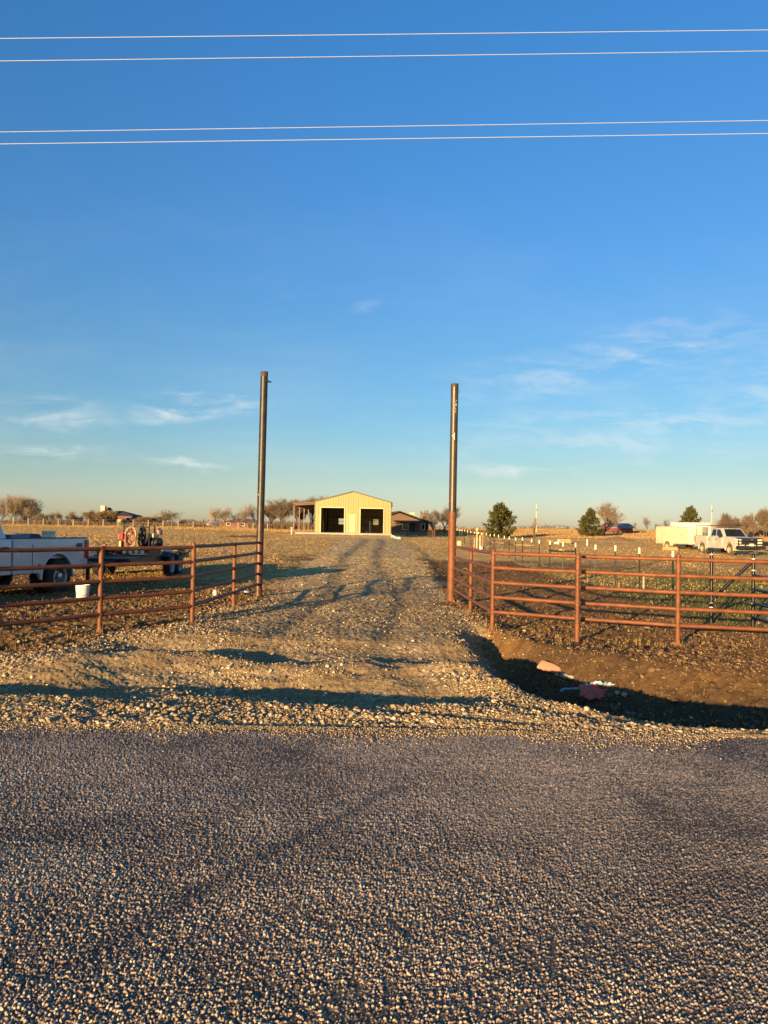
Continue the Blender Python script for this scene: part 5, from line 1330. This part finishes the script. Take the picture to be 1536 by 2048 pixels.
def cedar(label, loc, H, Wd, seed, m=CEDAR, n=5200):
    r = np.random.default_rng(seed)
    t = thing('cedar_tree', label, 'tree', loc, 0, 'evergreen cedars')
    segs = [(0, 0, -0.2, 0.02 * H, 0, H * 0.5, 0.035 * H, 0.02 * H), (0.02 * H, 0, H * .5, 0, 0, H * .93, 0.02 * H, 0.004 * H)]
    # limbs: each carries its own spray of foliage, so the outline stays ragged
    tips = []
    for k in range(84):
        h = r.uniform(0.0, 0.93) ** 1.05; a = r.uniform(0, 2 * np.pi)
        prof = (1 - h) ** 0.85 * (1.0 if h > 0.06 else 0.9) * r.uniform(0.60, 1.08)
        L = Wd / 2 * prof; z0 = h * H * 0.92; rise = r.uniform(0.10, 0.50) * L * (0.35 + h) * 1.4 + 0.03 * H
        e = np.array([np.cos(a) * L, np.sin(a) * L, z0 + rise])
        segs.append((0, 0, z0, *e, 0.010 * H, 0.003 * H)); tips.append((np.array([0, 0, z0]), e, L))
    tips.append((np.array([0, 0, H * .7]), np.array([0.02 * H, 0, H * 1.0]), H * .3)); tips.append((np.array([0, 0, H * .7]), np.array([-0.05 * H, 0, H * .93]), H * .25))
    v, f = seg_mesh(segs, 5); link_mesh('trunk', v, f, BARK, t)
    pts = []; dirs = []
    per = n // len(tips)
    for p0, p1, L in tips:
        k = per; u = r.uniform(0.22, 1.0, k) ** 0.7; d = p1 - p0; dl = np.linalg.norm(d); d = d / dl
        off = r.normal(0, 1, (k, 3)) * (0.050 * Wd * (1.15 - 0.85 * u))[:, None]
        pts.append(p0 + (p1 - p0) * u[:, None] + off); dirs.append(np.repeat(d[None], k, 0) + r.normal(0, .45, (k, 3)) + np.array([0, 0, .35]))
    p = np.concatenate(pts); d = np.concatenate(dirs); d /= np.linalg.norm(d, axis=1, keepdims=True)
    p[:, 2] = np.maximum(p[:, 2], 0.02)
    s = r.uniform(0.03, 0.085, len(p)) * H * 0.9
    x = np.cross(d, r.normal(0, 1, (len(p), 3))); x /= np.linalg.norm(x, axis=1, keepdims=True)
    w = (s * 0.26)[:, None]; l = s[:, None]
    V_ = np.stack([p - x * w * 0.4, p + x * w * 0.4, p + d * l * 0.55 + x * w, p + d * l, p + d * l * 0.55 - x * w], 1).reshape(-1, 3)
    F_2 = (np.arange(len(p)) * 5)[:, None] + np.array([[0, 1, 2, 4]]); F_3 = (np.arange(len(p)) * 5)[:, None] + np.array([[4, 2, 3, 3]])
    i = (np.arange(len(p)) * 5)[:, None]
    tri = np.concatenate([i + np.array([[0, 1, 2]]), i + np.array([[0, 2, 4]]), i + np.array([[4, 2, 3]])], 0)
    link_mesh('foliage', V_, tri, m, t)
    return t
def tree_at(px, ytop, ybase, wpx, Y, label, seed, **k):
    """places a tree by the span it fills in the photograph at a real distance"""
    p = at(px, ybase, Y); z = gz(p.x, Y); top = at(px, ytop, Y).z
    H_ = top - z
    f = k.pop('kind', 'bare'); Wd = wpx / FPX * Y * (1.22 if f == 'cedar' else 1.0)
    if f == 'cedar': return cedar(label, (p.x, Y, z), H_, Wd, seed, **k)
    return bare_tree(label, (p.x, Y, z), H_, Wd, seed, **k)

# left skyline
tree_at(30, 983, 1047, 92, 150, 'large bare tree above the pickup cab at far left', 1, levels=6, stems=4, trunk_h=0.07, lean_=(0.12, 0), twig=TWIG_PALE)
tree_at(-8, 1000, 1047, 60, 158, 'bare tree cut by the left edge of the picture', 2, levels=5, stems=2)
tree_at(62, 1022, 1048, 50, 165, 'low bushy bare tree right of the large left tree', 3, levels=5, stems=4, trunk_h=0.08)
for i, (px, yt, w, sd, lb) in enumerate(((100, 1022, 36, 4, 'low bare tree in the left skyline, first of three'), (128, 1020, 34, 5, 'low bare tree in the left skyline, middle of three'), (152, 1026, 30, 6, 'low bare tree in the left skyline, last of three before the house'))):
    tree_at(px, yt, 1049, w, 185 + 6 * i, lb, sd, levels=5, stems=2, trunk_h=0.12)
BROWNBRUSH = island_mat('brown brush', [(0, (0.16, 0.10, 0.05)), (0.6, (0.26, 0.17, 0.085)), (1, (0.34, 0.24, 0.13))])
tree_at(205, 1018, 1052, 66, 160, 'dense brown leafless tree left of the brick house', 7, levels=6, stems=4, trunk_h=0.08, twig=BROWNBRUSH, rtw=0.022)
tree_at(262, 1028, 1050, 40, 178, 'dense round tree right of the brick house', 8, levels=6, stems=2, trunk_h=0.1, rtw=0.022)
tree_at(300, 1030, 1054, 64, 165, 'broad brown leafless tree behind the hose coils', 9, levels=6, stems=3, trunk_h=0.08, twig=BROWNBRUSH, rtw=0.025)
tree_at(336, 1016, 1053, 56, 160, 'bare tree with open crown right of the hose coils', 10, levels=5)
tree_at(374, 1036, 1053, 40, 190, 'low bare tree in the gap left of the long brown roof', 11, levels=5, stems=2, trunk_h=0.1)
tree_at(438, 1010, 1052, 50, 150, 'pale bare tree beside the thin utility pole', 12, levels=5, twig=TWIG_PALE, stems=2, lean_=(.15, 0))
tree_at(482, 1012, 1052, 46, 152, 'pale bare tree behind the long brown roof', 13, levels=5, twig=TWIG_PALE)
tree_at(512, 1002, 1052, 46, 155, 'bare tree just left of the left gate post', 14, levels=5, twig=TWIG_PALE)
tree_at(565, 992, 1054, 76, 140, 'large dense bare tree between the gate post and the canopy', 15, levels=6, rtw=0.018)
tree_at(597, 996, 1054, 50, 148, 'dense bare tree behind the left end of the canopy', 16, levels=6, rtw=0.018)
tree_at(622, 986, 1054, 56, 150, 'tall bare tree rising above the canopy roof', 17, levels=6)
tree_at(540, 1006, 1054, 50, 158, 'bare tree directly behind the left gate post', 18, levels=6, rtw=0.018)
# right of the barn
tree_at(846, 1018, 1056, 22, 138, 'small pale pruned tree left of the spreading bare tree', 19, levels=4, twig=TWIG_PALE, up=1.4, spread=0.35, rtw=0.05)
tree_at(889, 1004, 1056, 66, 132, 'spreading bare tree left of the right gate post', 20, levels=6, trunk_h=0.2)
tree_at(869, 1022, 1058, 40, 128, 'crooked low bare tree leaning over the far gate', 21, levels=5, lean_=(-0.3, 0))
tree_at(1001, 1007, 1057, 74, 105, 'large dark green cedar right of the right gate post', 22, kind='cedar', n=7600)
tree_at(1067, 1034, 1072, 12, 74, 'thin leafless sapling beside the slim utility pole', 23, levels=3, trunk_h=0.5, rtw=0.012, up=0.8, spread=0.4, name='sapling')
tree_at(1180, 1017, 1061, 54, 120, 'olive green cedar in front of the round bare tree', 24, kind='cedar', n=7000)
tree_at(1207, 997, 1062, 74, 132, 'round crowned bare tree behind the middle cedar', 25, levels=6, trunk_h=0.16, twig=TWIG_PALE, spread=0.7)
tree_at(1381, 1014, 1064, 60, 105, 'olive green cedar behind the cargo trailers', 26, kind='cedar', n=7000)
for i, (px, yt, w, sd, lb) in enumerate(((1295, 1032, 20, 27, 'small slim bare tree on the skyline right of the red shed'), (1272, 1044, 18, 28, 'tiny bare tree next to the red shed end'), (1333, 1038, 16, 29, 'small bare tree left of the cargo trailer'), (1313, 1046, 14, 30, 'tiny bare tree between two slim skyline trees'), (1137, 1052, 18, 31, 'tiny bare bush by the distant corral'))):
    tree_at(px, yt, 1062, w, 175 + 4 * i, lb, sd, levels=4, stems=1, group='small trees on the right skyline', rtw=0.018)
for i, (px, yt, w, sd, lb) in enumerate(((1448, 1024, 46, 32, 'bare tree above the pickup rack, left one'), (1476, 1030, 40, 33, 'bare tree above the pickup cab, right one'), (1504, 1022, 38, 34, 'bare tree above the brush guard'), (1531, 1010, 44, 35, 'tall bare tree cut by the right edge'), (1550, 1004, 50, 36, 'dense bare tree beyond the right edge'))):
    tree_at(px, yt, 1066, w, 118 + 3 * i, lb, sd, levels=6 if i > 2 else 5, stems=2, trunk_h=0.12, rtw=0.018)
# undergrowth along the back
u_ = rng.uniform(0, 1, 5200); px_ = np.concatenate([rng.uniform(-30, 410, 2600), rng.uniform(500, 628, 1100), rng.uniform(800, 960, 260), rng.uniform(1420, 1570, 1240)])
yy_ = rng.uniform(140, 172, len(px_)); xx_ = (px_ - 768) / FPX * yy_
hh_ = np.where(px_ < 410, 0.55 + 1.1 * vnoise(px_ * 0.02, px_ * 0, 7), np.where(px_ < 630, 1.6, np.where(px_ < 1000, 0.5, 1.5))) * rng.uniform(0.5, 1.2, len(px_))
g = blades('brush', xx_, yy_, hh_, np.full(len(xx_), 0.07), 9, island_mat('brush twigs', [(0, (0.10, 0.07, 0.045)), (0.6, (0.20, 0.14, 0.085)), (1, (0.30, 0.21, 0.12))]), 0.9)
g['kind'] = 'stuff'; g['label'] = 'brown leafless brush along the back of the fields'
# a far blue-brown line of woods beyond everything
px_ = rng.uniform(-200, 1750, 4000); yy_ = rng.uniform(420, 700, 4000); xx_ = (px_ - 768) / FPX * yy_
g = blades('distant_woods', xx_, yy_, rng.uniform(1.5, 4.5, 4000) * (0.35 + 1.3 * vnoise(px_ * 0.012, px_ * 0, 3)), np.full(4000, 0.9), 3, island_mat('far woods', [(0, (0.12, 0.10, 0.085)), (1, (0.22, 0.18, 0.145))]), 0.7)
g['kind'] = 'stuff'; g['label'] = 'low distant woods on the horizon'

# ------------------------------------------------------------------ far buildings
BRICK = mat('dark red brick', (0.24, 0.085, 0.06), 0.85, color2=(0.15, 0.055, 0.04), vscale=5)
SHINGLE = mat('dark shingles', (0.055, 0.045, 0.045), 0.85, var=0.35, vscale=3)
BROWNROOF = mat('brown shingles', (0.17, 0.10, 0.06), 0.9, var=0.3, vscale=2)
TAN = mat('tan wall', (0.17, 0.10, 0.055), 0.8, var=0.15, vscale=1.5)
PALE = mat('pale limestone wall', (0.60, 0.50, 0.32), 0.8, var=0.1, vscale=3)
def house(name, label, px, Y, Wd, D, Hw, Hr, wall, roof, rz=0.0, gable=True, over=0.3):
    p = Vector((xat(px, Y), Y, 0)); p.z = gz(p.x, Y)
    t = thing(name, label, 'house', p, rz)
    MB().box((0, 0, Hw / 2 - 0.2), (Wd, D, Hw + 0.4)).build('wall', wall, t)
    w, d = Wd / 2 + over, D / 2 + over
    if gable:   # ridge along x
        MB().prism([(-d, Hw - 0.1), (0, Hw + Hr), (d, Hw - 0.1), (d, Hw + 0.02), (0, Hw + Hr + 0.12), (-d, Hw + 0.02)][0:0] or [(-d, Hw), (0, Hw + Hr), (d, Hw), (d, Hw + 0.14), (0, Hw + Hr + 0.14), (-d, Hw + 0.14)], -w, w, 'X').build('roof', roof, t)
        MB().prism([(-D / 2, Hw), (D / 2, Hw), (0, Hw + Hr * D / 2 / d)], -Wd / 2, Wd / 2, 'X').build('gable_wall', wall, t)
    else:
        k = min(w, d) * 0.9
        MB().add([(-w, -d, Hw), (w, -d, Hw), (w, d, Hw), (-w, d, Hw), (-w + k, 0, Hw + Hr), (w - k, 0, Hw + Hr), (-w, -d, Hw + .12), (w, -d, Hw + .12)][:6], [(0, 1, 5, 4), (1, 2, 5), (2, 3, 4, 5), (3, 0, 4), (0, 3, 2, 1)]).build('roof', roof, t)
    return t
def window(t, x, y, z, w, h, m=GLASS, fr=None):
    f = MB().box((x, y - 0.02, z), (w + 0.14, 0.06, h + 0.14)).build('window_frame', fr or WHITE, t)
    MB().box((x, y - 0.055, z), (w, 0.03, h)).build('pane', m, f)
# brick house with steep roof and pale chimney
h1 = house('brick_house', 'dark red brick house with steep roof and pale chimney on the left skyline', 240, 172, 7.5, 7.0, 2.1, 1.1, BRICK, SHINGLE, 0, False)
o = MB().prism([(-2.9, 0.0), (-0.2, 0.0), (-0.2, 1.6), (-1.45, 3.45), (-2.9, 1.6)], -4.2, -3.2).build('front_gable', BRICK, h1)
MB().prism([(-3.3, 1.35), (-1.45, 3.85), (0.3, 1.35), (0.15, 1.25), (-1.45, 3.45), (-3.15, 1.25)], -4.5, -2.0).build('gable_roof', SHINGLE, h1)
MB().box((-3.05, -2.2, 2.5), (0.9, 0.8, 3.2)).box((-3.05, -2.2, 4.15), (1.05, 0.95, 0.15)).build('chimney', PALE, h1)
MB().box((1.2, -3.7, 0.7), (1.5, 0.2, 1.2)).build('garage_door', mat('yellowish door', (0.6, 0.5, 0.22), 0.6), h1)
window(h1, 2.9, -3.6, 1.2, 0.8, 0.9)
# long low roof
h2 = house('ranch_house', 'long low house with a broad brown roof behind the left gate post', 487, 168, 9.0, 7.5, 0.9, 0.95, BRICK, BROWNROOF, R(4), False)
for x_ in (-2.8, 0.2, 2.9): window(h2, x_, -3.78, 0.55, 0.7, 0.5)
h3 = house('low_shed', 'low pale roofed shed right of the left skyline trees', 412, 190, 5.0, 5, 0.45, 0.5, PALE, mat('pale roof', (0.55, 0.50, 0.42), 0.6), R(15))
h4 = house('low_shed', 'low cream shed next to the thin utility pole', 432, 176, 3.4, 4, 0.5, 0.55, PALE, mat('tan roof', (0.50, 0.40, 0.25), 0.7), R(-10))
# house right of the barn
h5 = house('wooden_house', 'tan wooden house with dark gable roof sloping down right of the barn', 791, 132, 8.0, 9.0, 1.75, 1.75, TAN, SHINGLE, R(98), True, 0.55)
def h5b(w, y0, z, dy, dz, m, name, out=0.03, par=None):     # pieces on the front gable, y0 measured to the right
    return MB().box((-4.0 - out, -y0, z), (0.06, dy, dz)).build(name, m, par or h5)
for y0, wd in ((1.0, 0.9), (4.0, 0.5)):
    f = h5b(0, y0, 1.05, wd + 0.14, 1.04, WHITE, 'window_frame'); h5b(0, y0, 1.05, wd, 0.9, GLASS, 'pane', 0.045, f)
h5b(0, 2.2, 0.95, 0.85, 1.85, SHINGLE, 'door', 0.035)
MB().box((-0.5, -2.7, 2.95), (0.8, 0.8, 1.1)).build('chimney', PALE, h5)
for y0 in (-0.6, 1.2, 2.9): MB().box((-6.3, -y0, 0.85), (0.12, 0.12, 1.7)).build('porch_post', BROWN_STEEL, h5)
MB().box((-6.3, -1.1, 1.76), (0.14, 4.2, 0.12)).build('porch_beam', BROWN_STEEL, h5)
MB().bar((-6.4, -1.1, 1.86), (-4.0, -1.1, 2.05), 4.4, 0.06).build('porch_roof', SHINGLE, h5)
h6 = house('side_shed', 'small brown shed beyond the tan wooden house', 833, 136, 3.4, 4, 1.5, 0.6, SHINGLE, SHINGLE, R(10), True, 0.3)
# red shed
h7 = house('red_shed', 'low red shed with pale eaves beside the middle cedar', 1233, 150, 4.6, 4.6, 0.95, 0.75, BRICK, mat('lavender grey roof', (0.22, 0.17, 0.18), 0.6), R(6), True, 0.25)
MB().bar((2.5, -2.5, 1.55), (3.9, -2.4, 0.05), 0.35, 0.10).build('pale_slide', PALE, h7)
MB().box((0, -2.42, 0.98), (4.9, 0.14, 0.14)).build('eave_board', mat('pale eave', (0.6, 0.52, 0.5), 0.6), h7)
b = MB()

# ------------------------------------------------------------------ far fences and gates
WHITEPOST = mat('whitewashed post', (0.50, 0.44, 0.34), 0.8)
wf = thing('wire_fence', 'wire fence on white posts across the back of the left field', 'fence')
FY = 124
for px in list(range(-34, 410, 30)) + [476, 506, 535]:
    x_ = xat(px, FY); z_ = gz(x_, FY)
    MB().box((x_, FY, z_ + 0.62), (0.085, 0.085, 1.34)).build('post', WHITEPOST, wf, bevel=0.02, seg=1)
b = MB()
xs_ = np.linspace(xat(-34, FY), xat(535, FY), 60)
for dz_ in (0.45, 0.85, 1.2): b.tube([(x_, FY - 0.06, gz(x_, FY) + dz_) for x_ in xs_], 0.010, 4)
b.build('wires', mat('fence wire', (0.30, 0.27, 0.24), 0.5, metal=0.5), wf)
# rust red pipe gate near the house
pg = thing('farm_gate', 'far rust red pipe gate with diagonal brace right of the barn', 'gate')
GY = 100
def gx(px): return xat(px, GY)
for px, h in ((814, 1.75), (838, 0.95), (866, 0.92), (869.5, 0.95)):
    z_ = gz(gx(px), GY); MB().tube([(gx(px), GY, z_ - 0.1), (gx(px), GY, z_ + h)], 0.055, 8).build('post', mat('dark rust pipe', (0.13, 0.05, 0.03), 0.6), pg, True)
MB().tube([(gx(815), GY, gz(gx(815), GY) + 0.15), (gx(838), GY, gz(gx(838), GY) + 0.9)], 0.045, 8).build('diagonal_brace', MATS['dark rust pipe'], pg, True)
for k in range(4):
    z_ = gz(gx(850), GY) + 0.18 + 0.22 * k
    MB().tube([(gx(838), GY, z_), (gx(866), GY, z_)], 0.035, 8).build('rail', MATS['dark rust pipe'], pg, True)
MB().tube([(gx(790), GY, gz(gx(815), GY) + 1.72), (gx(814), GY, gz(gx(815), GY) + 1.72)], 0.05, 8).build('top_bar', MATS['dark rust pipe'], pg, True)
# distant corral on the right skyline
dc = thing('corral_fence', 'distant dark corral fence on the skyline right of the first cedar', 'fence')
CY = 168
def cz(px): return gz(xat(px, CY), CY)
for px, h in ((1089, 0.95), (1108, 1.05), (1120, 0.95), (1136, 0.95), (1048, 0.9), (1030, .9), (1150, .8)):
    MB().box((xat(px, CY), CY, cz(px) + h / 2), (0.12, 0.12, h)).build('post', BARK, dc)
MB().bar((xat(1108, CY), CY, cz(1108) + 1.05), (xat(1136, CY), CY, cz(1136) + 0.95), 0.09, 0.09).build('top_rail', BARK, dc)
MB().bar((xat(1108, CY), CY, cz(1108) + 0.4), (xat(1136, CY), CY, cz(1136) + 0.4), 0.07, 0.07).build('lower_rail', BARK, dc)
MB().tube([(xat(p_, CY), CY, cz(p_) + 0.8) for p_ in range(1030, 1155, 12)], 0.02, 4).build('wire', BARK, dc)

# utility poles
def upole(px, yt, Y, label, arm=True, r0=0.11, m=None):
    x_ = xat(px, Y); z_ = gz(x_, Y); h = at(px, yt, Y).z - z_
    t = thing('utility_pole', label, 'utility pole', (x_, Y, z_), R(20), 'distant utility poles')
    MB().tube([(0, 0, -0.3), (0, 0, h)], [r0, r0 * .7], 8).build('pole', m or GREYWOOD, t, True)
    if arm: MB().box((0, -0.12, h - 0.5), (0.9, 0.09, 0.09)).build('crossarm', GREYWOOD, t)
    MB().tube([(0.16, -0.1, h * 0.72), (0.16, -0.1, h * 0.84)], 0.11, 10).build('transformer', DARKGREY, t, True) if arm else MB().box((0, -0.1, h * 0.8), (0.16, 0.10, 0.24)).build('box', DARKGREY, t)
upole(420, 1020, 165, 'dark utility pole left of the pale bare tree', True)
upole(1072.5, 1009, 150, 'slim pale utility pole right of the large cedar', False, 0.12, PALE)
upole(1423, 1010, 140, 'slim utility pole behind the dusty pickup', False, 0.10, PALE)

# ------------------------------------------------------------------ clutter between the T-posts and the field
q = hit(954, 1088); q.y = min(q.y, 66)
cp = thing('timber_corner', 'rough pale timber corner posts standing past the right gate post', 'post', Vector((xat(953, 62), 62, gz(xat(953, 62), 62))), R(6))
MB().tube([(-0.18, 0, -0.1), (-0.14, 0, 0.4), (-0.13, 0, 0.86)], [0.08, 0.07, 0.06], 8).build('short_post', GREYWOOD, cp, True)
CREAMPOST = mat('cream timber', (0.62, 0.47, 0.25), 0.8, var=0.25, vscale=8)
MB().tube([(0.05, 0, -0.1), (0.06, 0, 0.7), (0.05, 0, 1.42)], [0.075, 0.065, 0.06], 8).build('tall_post', CREAMPOST, cp, True)
MB().tube([(0.05, -0.02, 0.82), (0.10, -0.06, 0.95), (0.10, -0.06, 1.12), (0.05, -0.02, 1.25)], [0.05, 0.12, 0.12, 0.05], 10).build('wrapped_bundle', CREAMPOST, cp, True)
MB().lathe([(0.0, 0), (0.10, 0.02), (0.13, 0.12), (0.11, 0.22), (0.05, 0.28), (0.0, 0.29)], (0.06, 0, 1.38), 12).build('knob_top', CREAMPOST, cp, True)
MB().tube([(0.06, 0.1, 0.78), (0.26, 0.08, 0.70), (0.42, 0.05, 0.76)], 0.035, 6).build('cross_limb', GREYWOOD, cp, True)
cp2 = thing('timber_brace', 'second cream and brown timber post with white sack at its foot', 'post', Vector((xat(963, 60), 60, gz(xat(963, 60), 60))), R(-5))
MB().tube([(-0.10, 0, -0.1), (-0.10, 0, 1.1)], 0.05, 8).build('cream_post', CREAMPOST, cp2, True)
MB().box((0.05, 0, 0.62), (0.20, 0.10, 1.16)).build('plank', mat('brown plank', (0.26, 0.17, 0.07), 0.8, var=0.3), cp2, bevel=0.01)
MB().lathe([(0.0, 0), (0.14, 0.02), (0.15, 0.14), (0.10, 0.27), (0.0, 0.30)], (-0.02, -0.25, 0), 10).build('white_sack', WHITE, cp2, True)
o = thing('scrap_pile', 'dark green scrap heaped at the foot of the timber posts', 'scrap', Vector((xat(974, 60), 60, gz(xat(974, 60), 60))), 0)
MB().box((0, 0, 0.09), (0.5, 0.3, 0.16), rz=.3).build('green_box', mat('dull green', (0.10, 0.12, 0.09), 0.6), o, bevel=0.02)
MB().bar((-0.15, 0, 0.1), (0.25, -0.05, 0.32), 0.05, 0.04).bar((0.3, 0.1, 0.05), (0.05, 0, 0.35), 0.04, 0.04).build('sticks', GREYWOOD, o)
ub = thing('utility_box', 'green utility box behind the right gate post', 'utility box', Vector((xat(919, 64), 64, gz(xat(919, 64), 64))), R(-5))
MB().box((0, 0, 0.26), (0.34, 0.30, 0.54)).build('housing', mat('pale green paint', (0.26, 0.31, 0.17), 0.5), ub, True, bevel=0.03)
MB().box((0, -0.005, 0.50), (0.37, 0.33, 0.06)).build('lid', MATS['pale green paint'], ub, True, bevel=0.015)
# earth heaps
SOIL = mat('heaped soil', (0.34, 0.20, 0.085), 0.95, color2=(0.17, 0.095, 0.045), vscale=3, bump=0.8, bscale=12)
def mound(name, label, px, Y, rx, ry, h, seed, m=SOIL, ridge=1.0):
    x0 = xat(px, Y); n = 46; v = []; 
    for i in range(n):
        for j in range(n):
            u, w = (i / (n - 1)) * 2 - 1, (j / (n - 1)) * 2 - 1; r_ = math.sqrt(u * u + w * w)
            x_, y_ = x0 + u * rx * 1.1, Y + w * ry * 1.1
            v.append((x_, y_, max(0, 1 - r_ ** 1.3) * h, 0.3 * max(0, r_ - 1)))
    v = np.array(v)
    v = np.stack([v[:, 0], v[:, 1], height(v[:, 0], v[:, 1], False) - 0.04 + v[:, 2] * (0.75 + 1.5 * ridge * fbm(v[:, 0] * 1.3, v[:, 1] * 1.3, 4, seed)) - v[:, 3]], -1).tolist()
    f = [(i * n + j, (i + 1) * n + j, (i + 1) * n + j + 1, i * n + j + 1) for i in range(n - 1) for j in range(n - 1)]
    o = MB().add(v, f).build(name, m, None, False); return tag(o, label, 'dirt pile', 'heaps of soil')
mound('dirt_mound', 'brown dirt mound behind the first white tipped T-posts', 990, 72, 1.7, 2.0, 0.62, 5)
mound('dirt_mound', 'smooth tan dirt mound in front of the red shed', 1233, 95, 2.3, 2.0, 0.75, 6, ridge=0.4)
mound('dirt_mound', 'low dark ridge of turned soil across the left field', 482, 78, 3.2, 0.5, 0.24, 7, mat('dark soil', (0.10, 0.05, 0.025), 0.95, var=0.5, vscale=4), 1.8)
mound('dirt_mound', 'rough orange clay lump left of the drive beyond the gate', 622, 40, 0.55, 0.4, 0.22, 8, ridge=1.6)
mound('dirt_mound', 'low dirt heap under the far T-posts', 1042, 62, 1.2, 0.9, 0.28, 9, ridge=1.4)
# boards and pipes lying about
def lumber(label, px, Y, L, rz, h=0.10, w=0.3, m=WOOD, zo=0.0, cat='lumber', name='lumber'):
    x_ = xat(px, Y); t = thing(name, label, cat, (x_, Y, gz(x_, Y) + zo), rz)
    b = MB()
    for k in range(3): b.box((random.uniform(-.05, .05), (k - 1) * w / 3, h / 2 + (k % 2) * h * .3), (L, w / 3.3, h * .7), rz=random.uniform(-.02, .02))
    b.build('boards', m, t); return t
lumber('long pale boards on the ground right of the dirt mound', 1048, 70, 1.8, R(3), 0.08)
lumber('stack of yellow lumber in the right field', 1128, 78, 1.35, R(4), 0.42, 0.5)
lumber('white sheet leaning by the stack of lumber', 1114, 76, 0.45, R(20), 0.22, 0.3, WHITE)
lumber('flat yellow box on the ground among the far T-posts', 1124, 58, 0.36, R(5), 0.16, 0.3, mat('orange yellow board', (0.60, 0.38, 0.08), 0.6), 0, 'box', 'yellow_box')
lumber('pale boards under the tail of the cargo trailer', 1339, 63.5, 1.2, R(-4), 0.30, 0.3)
sc_ = thing('brush_heap', 'small heap of orange brush beside the stack of lumber', 'brush heap', (xat(1099, 76), 76, gz(xat(1099, 76), 76)))
b = MB()
for k in range(60):
    a = random.uniform(0, 6.28); e = random.uniform(0.1, 0.5)
    b.bar((random.uniform(-.3, .3), random.uniform(-.3, .3), 0), (math.cos(a) * e, math.sin(a) * e, random.uniform(0.15, 0.5)), 0.02, 0.02)
b.build('sticks', GOLD, sc_)
gp = thing('trench_pipe', 'dark corrugated pipe lying beside the yellow box', 'pipe', (xat(1122, 57), 57, gz(xat(1122, 57), 57)), R(-4))
MB().tube([(-0.8, 0.3, 0.12), (-0.4, 0.0, 0.08), (0.3, -0.1, 0.06), (1.0, 0.05, 0.07)], 0.07, 8).build('pipe', BLACK, gp, True)
